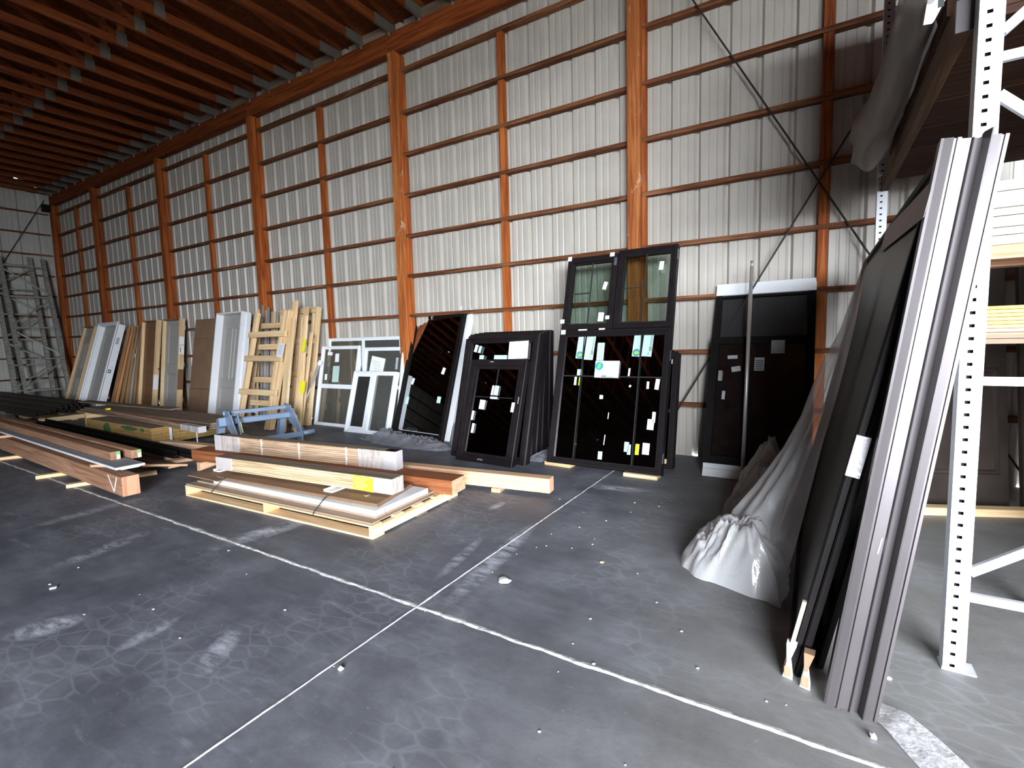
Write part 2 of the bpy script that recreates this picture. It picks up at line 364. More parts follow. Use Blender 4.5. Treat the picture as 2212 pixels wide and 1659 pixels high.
def siding(u0, u1, z0, z1, f, pitch=.3048, seam=.9144):
    """ribbed sheet; f(u, depth, z) -> point, depth positive outward"""
    b = B(); u = u0; prof = []
    while u < u1:
        for du, dp in ((0, 0), (.026, .042), (.048, .042), (.074, 0), (.132, 0), (.140, .0045), (.156, .0045), (.164, 0), (.216, 0), (.224, .0045), (.240, .0045), (.248, 0)):
            prof.append((u+du*pitch/.3048, dp))
        u += pitch
    prof = [p for p in prof if p[0] <= u1]
    lo = [b.bm.verts.new(f(u, d, z0)) for u, d in prof]; hi = [b.bm.verts.new(f(u, d, z1)) for u, d in prof]
    for i in range(len(prof)-1): b.bm.faces.new((lo[i], lo[i+1], hi[i+1], hi[i]))
    return b
o = siding(-20.1, XR, 0, 6.4, lambda u, d, z: (u, .094+d, z)).make('wall_back', 'panel'); tag(o, 'long wall of off-white ribbed steel siding behind the wooden framing', 'wall', kind='structure')
o = siding(YF, .6, 0, 11.9, lambda u, d, z: (-19.76-d, u, z), .42).make('wall_left', 'panel_l'); tag(o, 'grey-white ribbed steel end wall at the far left', 'wall', kind='structure')
tag(B().box(XR, XR+.1, YN, .12, 0, 11.9).make('wall_right', 'panel_r'), 'dark end wall behind the racks', 'wall', kind='structure')
# front wall behind the camera with the big open doorway
OX0, OX1, OZ = 1.6, 8.2, 4.2
b = B(); b.box(-19.76, XS, YF-.1, YF, 0, 11.9); b.box(XS, XS+.1, YF, YN, 0, 11.9); b.box(XS+.1, OX0, YN-.1, YN, 0, 11.9); b.box(OX1, XR, YN-.1, YN, 0, 11.9); b.box(OX0, OX1, YN-.1, YN, OZ, 11.9)
tag(b.make('wall_front', 'panel_r'), 'dark front wall stepping around the wide open doorway', 'wall', kind='structure')
tag(B().box(XS+.1, 40, -60, YN-.1, -.12, -.01).make('ground', plain('yard_gravel', (.22, .215, .20), .9, var=.1, vs=2)), 'pale gravel yard outside the doorway', 'ground', kind='structure')

def struct(b, name, mat, label, cat, group=None, bevel=0., origin=None):
    return tag(b.make(name, mat, None, bevel, origin=origin), label, cat, group, 'structure')
POSTN = ['corner post beside the grey end wall', 'second wooden post from the far corner, above the white doors', 'third wooden post from the far corner, above the pine-framed doors',
         'wooden post above the leaning crate frames', 'scuffed wooden post above the white windows', 'paint-scuffed wooden post behind the tallest black window', 'wooden post hidden behind the rack', 'last wooden post at the right']
for i, x in enumerate(PX):
    r = thing('wall_post', POSTN[i], 'post', (x, -.08, 0), kind='structure')
    B().box(-PW/2, PW/2, 0, .172, 0, 5.74).make('post_timber', 'firpost' if i in (4, 5) else 'firZ', r, .004)
    nb = B(); zs = [0]+GZ[::-1]+[5.74]
    for a, c in zip(zs, zs[1:]): nb.box(PW/2, PW/2+.042, .085, .172, a+(.024 if a else 0), c-.024)
    nb.make('nailer', 'firZ', r, .002)
BAYN = ['in the far-corner bay', 'in the bay above the white doors', 'in the bay above the cardboard sheet', 'in the bay above the white windows', 'in the bay above the black window stack', 'in the bay behind the tall pole', 'in the bay behind the rack']
ORD = ['topmost', 'second from the top', 'third from the top', 'fourth from the top', 'fifth from the top', 'sixth from the top', 'seventh from the top', 'eighth from the top', 'lowest']
for i in range(len(PX)-1):
    x0, x1 = PX[i]+PW/2+.002, PX[i+1]-PW/2-.002
    for k, z in enumerate(GZ):
        struct(B().box(x0, x1, 0, .092, z-.025, z+.025), 'wall_girt', 'girt', 'weathered wooden girt, %s %s' % (ORD[k], BAYN[i]), 'girt', 'wall girts', .003, origin=((x0+x1)/2, 0, z))
    xm = (PX[i]+PX[i+1])/2+.02; zs = [0]+GZ[::-1]; nb = B()
    for a, c in zip(zs, zs[1:]): nb.box(xm-.045, xm+.045, .012, .092, a+(.024 if a else 0), c-.024)
    struct(nb, 'wall_stud', 'firZ', 'orange wooden stud between the girts %s' % BAYN[i], 'stud', 'mid-bay studs', .002)
    struct(B().box(PX[i]-.075, PX[i+1]-.079, -.065, .06, 5.742, 6.025), 'header_timber', 'header', 'heavy orange header timber on the posts %s' % BAYN[i], 'header', 'header timbers', .004, origin=(x0, 0, 5.74))
# end wall girts
for k, z in enumerate(GZ+[GZ[0]+.61]):
    struct(B().box(-19.76, -19.70, YF, -.1, z-.022, z+.022), 'end_wall_girt', 'girtY', 'thin wooden girt on the grey end wall, %s' % (ORD[k] if k < 9 else 'above the header level'), 'girt', 'end wall girts', .002, origin=(-19.7, -.1, z))
# roof trusses
def make_truss():
    r = thing('roof_truss', '', 'truss', (0, 0, 0), kind='structure')
    B().box(-.02, .02, -17.8, .05, 6.03, 6.15).make('bottom_chord', 'truss', r, .002)
    s = .25
    B().hull([(-.02, .05, 6.152), (.02, .05, 6.152), (.02, -17.8, 6.152+17.85*s), (-.02, -17.8, 6.152+17.85*s)], [(-.02, .05, 6.26), (.02, .05, 6.26), (.02, -17.8, 6.26+17.85*s), (-.02, -17.8, 6.26+17.85*s)]).make('top_chord', 'truss', r, .002)
    for y in (-2.08, -4.1, -6.2, -8.3, -10.5, -12.7):
        B().box(-.018, .018, y-.045, y+.045, 6.151, 6.15-y*s+.01).make('web', 'firZ', r)
        B().bar((0, y-.07, 6.17), (0, y-1.95, 6.15-(y-1.95)*s), .034, .08).make('web', 'truss', r)
        B().box(-.0225, .0225, y-.07, y+.07, 6.045, 6.24).make('gusset_plate', 'gusset', r)
    B().box(-.0225, .0225, -.37, .03, 6.027, 6.165).make('gusset_plate', 'gusset', r)
    B().box(-.012, .012, -.085, -.065, 5.985, 6.06).make('truss_clip', 'steel', r)
    return r
tr = make_truss(); tx = [-19.44+.604*i for i in range(35)]
TXN = lambda i: 'wooden roof truss bearing on the header %s' % BAYN[max(0, sum(1 for q in PX if q < tx[i])-1) if tx[i] < PX[-1] else 6]
for i, x in enumerate(tx):
    t = tr if i == 0 else copy_tree(tr); t.location = (x, 0, 0)
    t['label'] = '%s, %s' % (TXN(i), ['nearest the end wall'] [0] if i == 0 else TXN(i) and 'number %d from the end wall' % (i+1)); t['group'] = 'roof trusses'
s = .25
f_ = lambda y, k: 6.255+k+(-y)*s
b = B()
for k0, k1 in ((0, .025),):
    b.hull([(-19.76, .14, f_(.14, k0)), (XR, .14, f_(.14, k0)), (XR, YN, f_(YN, k0)), (XS, YN, f_(YN, k0)), (XS, YF, f_(YF, k0)), (-19.76, YF, f_(YF, k0))], [(-19.76, .14, f_(.14, k1)), (XR, .14, f_(.14, k1)), (XR, YN, f_(YN, k1)), (XS, YN, f_(YN, k1)), (XS, YF, f_(YF, k1)), (-19.76, YF, f_(YF, k1))])
tag(b.make('ceiling', 'osb'), 'reddish-brown strand board roof deck above the trusses', 'ceiling', kind='structure')
for i in range(0, len(tx)-1):
    if i % 2: continue
    struct(B().box(tx[i]+.025, tx[i+1]-.025, -.05, -.012, 6.04, 6.17), 'truss_blocking', 'oldwood', 'short grey block between two truss heels, %d from the end wall' % (i//2+1), 'blocking', 'truss heel blocks')
# steel rod bracing
def rod(p0, p1, lab):
    b = B().tube([p0, p1], .009, 8); tag(b.make('brace_rod', plain('dark_rod', (.05, .04, .035), .6, .5)), lab, 'brace rod', kind='structure')
rod((-1.80, -.03, 6.0), (1.60, -.03, 0.05), 'thin dark steel rod slanting down right across the bay behind the pole')
rod((-1.62, -.05, .05), (1.78, -.05, 5.98), 'thin dark steel rod slanting up right behind the patio door')
rod((-19.68, -.17, 5.9), (-19.68, -3.2, .2), 'thin dark rod slanting across the grey end wall')
tag(B().box(-19.69, -19.5, -.26, -.1, 5.55, 5.74).make('rod_bracket', 'blackm'), 'dark steel bracket at the top of the corner post', 'bracket', kind='structure')

# ------------------------------------------------------------------ things leaning on the long wall
def jamb_units():
    def unit(name, label, x, y, lean, w, h, depth, jm, dm, panels, t=.03, casing=None, yaw=0, slab_y=None, cat='door'):
        r = thing(name, label, cat, (x, y, .002), yaw, lean)
        B().box(-w/2, -w/2+t, 0, depth, 0, h).make('jamb', jm, r, .002)
        B().box(w/2-t, w/2, 0, depth, 0, h).make('jamb', jm, r, .002)
        B().box(-w/2+t, w/2-t, 0, depth, h-t, h).make('head_jamb', 'cedar' if jm.startswith('pine') else jm, r, .002)
        sy = depth-.05 if slab_y is None else slab_y; sb = B(); x0, x1 = -w/2+t+.004, w/2-t-.004
        sb.box(x0, x1, sy, sy+.042, .012, h-t-.004)
        for (u0, u1, z0, z1) in panels: sb.pframe(x0+u0*(x1-x0), x0+u1*(x1-x0), z0, z1, [(0, sy), (.012, sy-.012), (.03, sy-.004), (.034, sy)])
        sl = sb.make('door_slab', dm, r)
        if casing:
            B().pframe(-w/2-casing, w/2+casing, -.4, h+casing, [(0, -.004), (0, -.02), (casing*.6, -.03), (casing, -.02), (casing, -.004)])
            cb = B()
            cb.box(-w/2-casing, -w/2, -.025, -.001, 0, h+casing); cb.box(w/2, w/2+casing, -.025, -.001, 0, h+casing); cb.box(-w/2, w/2, -.025, -.001, h, h+casing)
            cb.make('casing', jm, r, .004)
        return r, sl
    r, s1 = unit('prehung_door', 'narrow grey panel door in pine jambs, first at the far left end of the row', -17.25, -.81, 16.3, .73, 2.16, .115, 'pineZ', 'greydoor', [(.14, .86, 1.85, 2.03), (.14, .44, .95, 1.70), (.56, .86, .95, 1.70), (.14, .44, .2, .72), (.56, .86, .2, .72)])
    r, s2 = unit('prehung_door', 'white-jambed door with a dark strike plate, leaning beside the brown boards', -14.45, -1.33, 16.4, 1.02, 2.10, .16, 'white', 'greydoor', [(.14, .86, .25, 1.9)], casing=.045)
    B().box(.5105, .5125, .04, .10, .93, 1.01).make('strike_plate', 'ink', r); B().box(.5105, .513, .055, .085, .95, .99).make('strike_opening', 'white', r)
    B().box(.5105, .5115, .05, .11, 1.62, 1.78).make('jamb_label', 'inkgrey', r); B().box(.5105, .5115, .10, .112, 1.05, 1.07).make('latch_hole', 'ink', r)
    r, s3 = unit('prehung_door', 'brown stained panel door in pale pine jambs, left of the grey door', -13.74, -.437, 7.3, .752, 2.11, .115, 'pineZ', 'browndoor', [(.16, .84, 1.08, 1.95), (.16, .84, .25, .88)])
    B().box(.3765, .378, .0, .1, .45, .8).make('jamb_label', 'paper', r); B().box(.3765, .379, .085, .11, .93, .96).make('latch_hole', 'ink', r)
    r, s4 = unit('prehung_door', 'grey two-panel door in a pine jamb with paper labels on its side', -12.62, -.425, 6.4, .80, 2.095, .12, 'pineZ', 'greydoor', [(.2, .88, 1.05, 1.98), (.2, .88, .22, .84)])
    B().box(.4005, .402, .01, .11, 1.5, 1.68).make('jamb_label', 'paper', r); B().box(.4005, .402, .01, .11, 1.28, 1.48).make('jamb_label', 'paper', r)
    B().box(.4021, .4025, .03, .045, 1.32, 1.44).make('printed_mark', 'ink', r)
    B().box(.4005, .402, 0, .12, .48, .94).make('brown_patch', 'browndoor', r)
    for z in (.2, 1.0, 1.84): B().box(.401, .412, .12, .13, z, z+.1).make('hinge', 'steel', r)
    r, s6 = unit('prehung_door', 'white-jambed grey three-panel door leaning left of the crate frames', -10.06, -.62, 9.3, .93, 2.13, .19, 'white', 'greydoor', [(.12, .46, .78, 1.83), (.56, .88, .78, 1.83), (.14, .86, .16, .62)])
    B().box(.466, .49, .1, .188, .02, 2.1).make('casing', 'white', r, .003)
jamb_units()
# cardboard sheet
r = thing('cardboard_sheet', 'tall brown cardboard sheet leaning between the grey door and white-jambed door', 'cardboard', (-11.32, -.414, .002), 0, 9.3)
B().box(-.427, .427, 0, .012, 0, 2.05).make('sheet', 'cardboard', r)
for z in (.52, 1.62): B().box(-.428, .43, -.002, 0, z, z+.008).make('fold_line', 'ink' if z < 1 else 'browndoor', r)
# boards between the white door and the brown door
def leaning_board(name, base, top, w, t, mat, label, cat='board', group=None, bev=.002):
    base, top = Vector(base), Vector(top); z = (top-base).normalized(); x = Vector((1, 0, 0)); y = z.cross(x).normalized(); x = y.cross(z)
    M = Matrix((x, y, z)).transposed().to_4x4(); M.translation = base
    o = B().box(-w/2, w/2, 0, t, 0, (top-base).length).make(name, mat, None, bev, M=M); return tag(o, label, cat, group)
bl = [((-14.26, -.951, 0), (-14.0, -.52, 1.958), .05, .062, 'cedar', 'reddish board, first of the bundle right of the white-jambed door'), ((-14.268, -.871, 0), (-14.08, -.44, 1.966), .05, .062, 'orangeZ', 'bright orange board in the bundle beside the white-jambed door'),
      ((-14.205, -.79, 0), (-14.12, -.36, 1.966), .05, .062, 'brownZ', 'tan board, third of the bundle beside the white-jambed door'), ((-14.135, -.711, 0), (-14.2, -.28, 1.985), .05, .06, 'brownZ', 'darker tan board, fourth of the bundle beside the white-jambed door'),
      ((-14.127, -.63, 0), (-14.31, -.21, 1.988), .05, .055, 'greyZ', 'grey-tan board with torn paper tape, in the bundle left of the brown door'), ((-14.13, -.55, 0), (-14.37, -.14, 1.974), .05, .055, 'brownZ', 'brown board in the bundle, second from the brown door'),
      ((-14.18, -.47, 0), (-14.42, -.075, 1.983), .05, .05, 'brownZ', 'dark brown board at the back of the bundle, nearest the brown door')]
for i, (a, c, w, t, m, lab) in enumerate(bl): leaning_board('leaning_board', a, c, w, t, 'brownZ' if m == 'cedar' else m, lab, group='boards left of the brown door')
r = thing('torn_tape', 'scrap of white torn plastic tape on the bundle of brown boards', 'tape', (-14.17, -.40, 1.2))
b = B().hull([(0, -.11, .22), (.004, -.11, .22), (.004, .03, 0), (0, .03, 0)], [(0, -.06, .32), (.006, -.06, .30), (.006, .06, .06), (0, .06, .06)]); b.make('tape', 'strap_w', r)

# crate frames (ladder-like skids)
def crate(label, x, y, lean, w, h, rungs, legs, rw=.10, thick=.035):
    r = thing('crate_frame', label, 'crate frame', (x, y, .002), 0, lean)
    for u in legs: B().box(u-.028, u+.028, .002, .09, 0, h).make('upright_slat', 'pineZ', r, .003)
    for z in rungs: B().box(-w/2, w/2, -thick, 0, z-rw/2, z+rw/2).make('cross_slat', 'pineX', r, .003)
    return r
crate('pine crate frame with wide cross slats, frontmost of the leaning frames', -8.256, -1.014, 13.9, 1.106, 2.08, (.62, 1.22, 1.655), (-.486, .356, .466))
crate('pine crate frame just behind the frontmost one, its slats showing between', -8.66, -.66, 11.5, .90, 1.98, (.37, .80, 1.41, 1.81), (-.44, .36))
crate('tall pine crate frame behind the long boards, brown top slat', -8.06, -.455, 10, 1.04, 2.11, (.35, .9, 1.5, 2.05), (-.48, 0, .40, .49))
for i, (a, c, w, t, lab) in enumerate([((-7.517, -.972, 0), (-7.789, -.36, 2.184), .125, .035, 'longest pale pine plank, standing highest above the crate frames'), ((-7.401, -1.04, 0), (-7.734, -.50, 1.874), .15, .04, 'broad pine plank with a green smear, in front of the longest plank'),
        ((-7.119, -.961, 0), (-7.484, -.42, 1.898), .13, .04, 'broad pine plank near a yellow tag, right of the green-smeared plank'), ((-7.322, -.87, 0), (-7.564, -.31, 2.066), .11, .03, 'orange pine plank rising behind the one near the yellow tag'),
        ((-7.20, -.84, 0), (-7.35, -.40, 1.62), .06, .03, 'short narrow pine strip right of the broad planks')]):
    leaning_board('leaning_plank', a, c, w, t, 'pineZ', lab, 'plank', 'pine planks on the crate frames')
STR = ['outermost left', 'second from the left', 'third from the left', 'fourth from the left', 'fifth from the left', 'sixth from the left', 'seventh from the left', 'rightmost']
for i, (u, h, m) in enumerate([(-9.34, 2.13, 'pineZ'), (-9.20, 2.21, 'greyZ'), (-9.10, 2.10, 'greyZ'), (-9.01, 2.15, 'greyZ'), (-8.90, 2.06, 'greyZ'), (-8.83, 2.07, 'pineZ'), (-8.74, 2.05, 'greyZ'), (-8.62, 2.06, 'pineZ')]):
    leaning_board('trim_strip', (u+.1, -.36, 0), (u, -.10, h), .045, .03, m, 'thin trim strip behind the crate frames, %s' % STR[i], 'trim strip', 'thin strips behind the crate frames')
def tagpaper(name, label, p, w, h, mat, tilt=0, cat='paper tag'):
    r = thing(name, label, cat, p, 0, 14)
    sticker(r, -w/2, -h/2, w/2, h/2, 0, mat, tilt, 'sheet'); return r
t_ = tagpaper('shipping_note', 'white printed shipping note taped to the front crate frame', (-7.72, -.74, 1.33), .17, .24, 'paper', 4)
for i in range(5): sticker(t_, -.055, .075-.036*i, .05-.01*(i % 3), .084-.036*i, -.0016, 'inkgrey', 4, 'printed_line', .0004)
tagpaper('yellow_tag', 'upper of two yellow tags on the pine planks', (-7.26, -.62, 1.40), .09, .22, 'yellow', 2)
tagpaper('yellow_tag', 'lower of two yellow tags on the pine planks', (-7.17, -.76, .72), .13, .20, 'yellow', -4)
r = thing('steel_pipe', 'shiny metal pipe leaning between the planks and white windows', 'pipe', (0, 0, 0)); B().tube([(-7.68, -.56, .03), (-7.50, -.17, 1.05)], .03, 14).make('pipe', 'chrome', r, smooth=True); B().tube([(-7.50, -.17, 1.045), (-7.482, -.135, 1.12)], .04, 12).make('end_cap', 'white', r, smooth=True)

# white vinyl windows
VP = lambda d, t: [(0, d), (0, .006), (.006, 0), (t*.5, 0), (t*.55, .012), (t, .016), (t, d)]
def window(name, label, x, y, lean, w, h, fm, gm, lights, fw=.055, depth=.08, yaw=0, z=.002, group=None, bars=(), cat='window', fmprof=None):
    """lights: list of (x0,x1,z0,z1) openings; members between them are filled by the frame"""
    r = thing(name, label, cat, (x, y, z), yaw, lean, group)
    B().pframe(-w/2, w/2, 0, h, fmprof or VP(depth, fw)).make('frame', fm, r)
    if bars:
        b = B()
        for (x0, x1, z0, z1) in bars: b.box(x0, x1, .004, depth-.01, z0, z1)
        b.make('mullion', fm, r, .003)
    for (x0, x1, z0, z1) in lights: B().box(x0, x1, depth*.45, depth*.45+.005, z0, z1).make('pane', gm, r)
    return r
wn = window('vinyl_window', 'large white twin window at the back, showing above the other white windows', -6.50, -.088, 2.0, 1.76, 1.512, 'vinyl', 'glassd', [(-.82, -.03, .06, 1.46), (.03, .82, .06, 1.46)], bars=[(-.03, .03, .05, 1.46)], depth=.036)
wn = window('vinyl_window', 'white single-hung window with a tall pale label on its upper pane', -7.058, -.326, 11.3, .972, 1.403, 'vinyl', 'glassd', [(-.43, .42, .04, .66), (-.43, .42, .73, 1.36)], bars=[(-.44, .44, .655, .73)])
sticker(wn, -.145, .767, .023, 1.051, .022, 'paleg', -2); sticker(wn, -.346, .801, -.281, .906, .022, 'paper', -4); sticker(wn, -.33, 1.24, -.20, 1.30, .022, 'paper', 3); sticker(wn, -.12, 1.12, -.02, 1.27, .022, 'paper', -3)
wn = window('vinyl_window', 'white window with a tilted printed sheet, partly behind the small slider', -5.99, -.30, 10.0, .90, 1.36, 'vinyl', 'glassd', [(-.40, .40, .05, .68), (-.40, .40, .74, 1.32)], bars=[(-.4, .4, .68, .74)])
p_ = sticker(wn, -.30, .83, .02, 1.20, .022, 'paper', 9)
for i in range(7): sticker(wn, -.24+.01*i, 1.12-.04*i, -.06+.006*i, 1.128-.04*i, .0202, 'inkgrey', 9, 'printed_line', .0004)
sticker(wn, .28, 1.0, .33, 1.19, .022, 'inkgrey', 2); sticker(wn, .08, .80, .15, .92, .022, 'inkgrey')
wn = window('vinyl_window', 'small white two-pane slider standing in front of the white windows', -5.982, -.566, 16.1, .948, 1.001, 'vinyl', 'screen', [(-.425, -.055, .07, .95)], yaw=.5, bars=[(-.06, .02, .05, .96)], fw=.062)
B().box(.02, .40, .045, .05, .06, .95).make('pane', 'glassd', wn)
B().pframe(-.42, -.06, .065, .95, [(0, .05), (0, .022), (.035, .022), (.035, .05)]).make('sash', 'vinyl', wn)

# dark patio door leaf with a white one behind
wn = window('patio_door_leaf', 'plain white patio door leaf standing directly behind the dark glazed leaf', -4.90, -.432, 17.4, 1.10, 2.03, 'white', 'glassd', [(-.42, .42, .1, 1.9)], fw=.11, yaw=-6, depth=.06, cat='door')
wn = window('patio_door_leaf', 'dark glazed patio door leaf with small stickers, right of the scuffed post', -4.983, -.493, 17.4, 1.10, 1.945, 'blackm', 'glassx', [(-.45, .46, .1, 1.87)], fw=.09, depth=.05, yaw=-6.6, cat='door')
for q in [(-.343, .804, -.292, .903, 'paper', 12), (.278, .978, .337, 1.078, 'paper', 14), (.504, 1.227, .544, 1.32, 'paper', 5), (-.399, .495, -.333, .608, 'paleg', 2), (.286, .549, .359, .645, 'paleg', 2)]: sticker(wn, *q[:4], .02, q[4], q[5])
B().pframe(-.19, .42, .06, .76, [(0, .05), (0, .045), (.012, .045), (.012, .05)]).make('grille', 'logo_t', wn)

# black window stack
BP = [(0, .09), (0, .010), (.010, 0), (.03, 0), (.036, .012), (.05, .012), (.056, .022), (.072, .022), (.072, .09)]
BQ = [(0, .12), (0, .03), (.012, .02), (.02, .0), (.045, 0), (.05, .014), (.066, .014), (.074, .03), (.09, .03), (.09, .12)]
wn = window('black_window', 'small black casement window standing frontmost before the black stack', -3.234, -1.278, 17.6, .816, 1.234, 'black', 'glassx', [(-.30, .27, .1, 1.135)], yaw=-2.9, depth=.075, fmprof=[(0, .08), (0, .006), (.008, 0), (.07, .004), (.075, .02), (.11, .02), (.11, .08)])
for q in [(-.041, .803, -.012, .92, 'paper', 4), (-.003, .805, .061, .92, 'paleg', 4), (-.046, .76, .059, .785, 'paper', 0), (-.188, .628, -.109, .74, 'paper', 3), (.274, .619, .316, .73, 'paper', 3), (-.283, .491, -.251, .602, 'paper', 2), (-.251, .337, -.216, .451, 'paper', 2)]: sticker(wn, *q[:4], .018, q[4], q[5])
B().box(.0, .008, .028, .033, .8, 1.13).make('grille', 'hole', wn); B().box(-.30, .27, .028, .033, .776, .784).make('grille', 'hole', wn)
text('lettering', '117-41-2', .022, 'paper', wn, (.362, -.001, .80), (math.pi/2, math.pi/2, 0)); text('lettering', '117 41 2', .022, 'paper', wn, (-.08, -.001, .03)); text('lettering', '1 17-41', .018, 'paper', wn, (-.12, -.001, 1.20))
SL = ['black window with the printed sheet and pale stickers, first of the stack behind the small casement', 'black window second in the stack, seen by its right edge only', 'black window third in the stack, seen by its right edge only', 'black window fourth in the stack, seen by its right edge only', 'rearmost black window of the stack, against the siding']
for i, (x, y, ln, w) in enumerate([(-3.278, -1.163, 15.1, 1.087), (-3.37, -.86, 11.5, 1.07), (-3.42, -.63, 9.0, 1.07), (-3.45, -.42, 6.5, 1.06), (-3.46, -.205, 3.6, 1.06)]):
    wn = window('black_window', SL[i], x, y, ln, w, 1.525, 'black', 'glassx', [(-w/2+.085, w/2-.085, .08, 1.44)], yaw=-2 if i == 0 else -1, depth=.12, fmprof=BQ)
    if i == 0:
        for q in [(-.389, 1.318, -.345, 1.41, 'paper', 12), (-.324, 1.306, -.285, 1.395, 'paleg', 12), (-.297, 1.226, -.229, 1.277, 'paleg', 0), (-.072, 1.226, .118, 1.276, 'paleg', 0), (.131, 1.232, .402, 1.445, 'paper', -2), (-.535, 1.485, -.49, 1.53, 'paper', 0)]: sticker(wn, *q[:4], .028 if q[0] > -.5 else -.001, q[4], q[5])
        for k in range(6): sticker(wn, .15, 1.26+.028*k, .27, 1.264+.028*k, .0262, 'inkgrey', 0, 'printed_line', .0004)
    if i == 3: sticker(wn, .45, 1.46, .46, 1.50, -.001, 'paper')

# tall mulled window on blocks
E1 = thing('mulled_window', 'tallest black window unit, two small lights over one big light, on wooden blocks', 'window', (-1.892, -1.04, .041), -.4, 15.3)
B().pframe(-.636, .636, 0, 1.515, BP).make('lower_frame', 'black', E1)
B().pframe(-.626, -.012, 1.516, 2.392, [(0, .08), (0, .012), (.006, .006), (.06, .006), (.066, .03), (.075, .03), (.075, .08)]).make('upper_frame', 'black', E1)
B().pframe(-.008, .636, 1.516, 2.42, BP).make('upper_frame', 'black', E1)
B().box(-.567, .567, .045, .05, .06, 1.45).make('pane', 'glassx', E1)
B().box(-.555, -.08, .045, .05, 1.585, 2.32).make('pane', 'glass', E1)
B().box(.06, .567, .045, .05, 1.585, 2.352).make('pane', 'glass', E1)
g = B()
for x0, x1, z0, z1 in [(-.326, -.312, 1.585, 2.32), (-.55, -.326, 1.95, 1.964), (-.55, -.326, 1.578, 1.60), (.296, .310, 1.585, 2.352), (.06, .296, 1.972, 1.986), (.06, .296, 1.586, 1.60)]: g.box(x0, x1, .036, .043, z0, z1)
g.make('grille', 'hole', E1)
g = B()
for x0, x1, z0, z1 in [(-.338, -.328, .07, 1.45), (.316, .326, .07, 1.45), (-.565, .565, .983, .995)]: g.box(x0, x1, .026, .032, z0, z1)
g.make('grille', 'hole', E1)
for x0, z0, x1, z1, m, tl in [(.459, 2.142, .505, 2.235, 'paper', 4), (-.168, 1.985, -.124, 2.075, 'paper', 14), (-.195, 1.615, -.13, 1.718, 'paper', 3), (-.093, 1.625, -.048, 1.666, 'paper', 0), (-.626, 2.355, -.577, 2.407, 'paper', 0), (-.106, 2.356, -.053, 2.402, 'paper', 0), (-.644, 1.597, -.591, 1.644, 'paper', 0), (-.619, 1.466, -.562, 1.518, 'paper', 0), (-.404, 1.505, -.299, 1.52, 'paper', 0), (-.157, 1.507, -.087, 1.524, 'paper', 0)]:
    sticker(E1, x0, z0, x1, z1, .034 if -.5 < x0 < .45 and z0 > 1.53 and z1 < 2.3 and x1 not in (-.048,) else -.0006, m, tl)
for x0, z0, x1, z1, m, tl in [(-.413, .886, -.385, .981, 'paleg', 1), (-.358, .884, -.336, .978, 'yellow', 1), (-.388, .998, -.331, 1.068, 'paleg', 0), (.203, 1.0, .222, 1.085, 'paper', 3), (.411, .869, .436, .945, 'paper', 0), (.498, .864, .541, .975, 'paper', 5), (-.094, .742, -.055, .785, 'paper', 0),
        (.448, .447, .516, .556, 'paper', 2), (.492, .523, .526, .633, 'paper', 1), (.418, .193, .489, .31, 'paper', 1), (.345, .182, .384, .293, 'yellow', 1), (.226, .201, .275, .304, 'paleg', 0), (.262, .175, .297, .28, 'paleg', 0), (-.053, .094, -.006, .178, 'paleg', 0), (.225, .88, .245, .905, 'paper', 30), (-.055, .04, -.02, .048, 'paper', 0), (.02, .53, .028, .60, 'paper', 3), (.0, .25, .008, .36, 'paper', 3)]:
    sticker(E1, x0, z0, x1, z1, .0435, m, tl)
def brand_label(cx, cz, w, h, lower=True):
    s_ = B().box(-w/2, w/2, -.001, 0, -h/2, h/2).make('brand_label', 'paper', E1, M=Matrix.Translation((cx, .024, cz)))
    k = 24; b = B(); rr = .046
    b.hull([(-w*.33+rr*math.cos(2*math.pi*i/k), -.0018, .035+rr*math.sin(2*math.pi*i/k)) for i in range(k)], [(-w*.33+rr*math.cos(2*math.pi*i/k), -.001, .035+rr*math.sin(2*math.pi*i/k)) for i in range(k)]); b.make('logo_disc', 'logo_b', s_)
    lf = [(-.018, -.034), (.006, -.026), (.02, -.004), (.016, .036), (-.006, .022), (-.018, -.004)]
    b = B(); b.hull([(-w*.33+x, -.0026, .035+z) for x, z in lf], [(-w*.33+x, -.0018, .035+z) for x, z in lf]); b.make('logo_leaf', 'logo_g', s_)
    text('lettering', 'earthwise', .044, 'logo_t', s_, (-w*.33+.055, -.0014, .025)); text('lettering', 'WINDOWS & DOORS', .014, 'inkgrey', s_, (-w*.33+.058, -.0014, .006))
    text('lettering', 'WINDOW', .03, 'ink', s_, (.085, -.0014, -.073), (math.pi/2, math.pi, 0), ext=.0003); text('lettering', 'by', .026, 'ink', s_, (-.085, -.0014, -.070), (math.pi/2, math.pi, 0))
    B().pframe(-.055, -.03, -.085, -.066, [(0, 0), (0, -.0014), (.005, -.0014), (.005, 0)]).make('logo_square', 'ink', s_); B().pframe(-.027, -.002, -.085, -.066, [(0, 0), (0, -.0014), (.005, -.0014), (.005, 0)]).make('logo_square', 'ink', s_)
brand_label(-.032, 1.068, .275, .185)
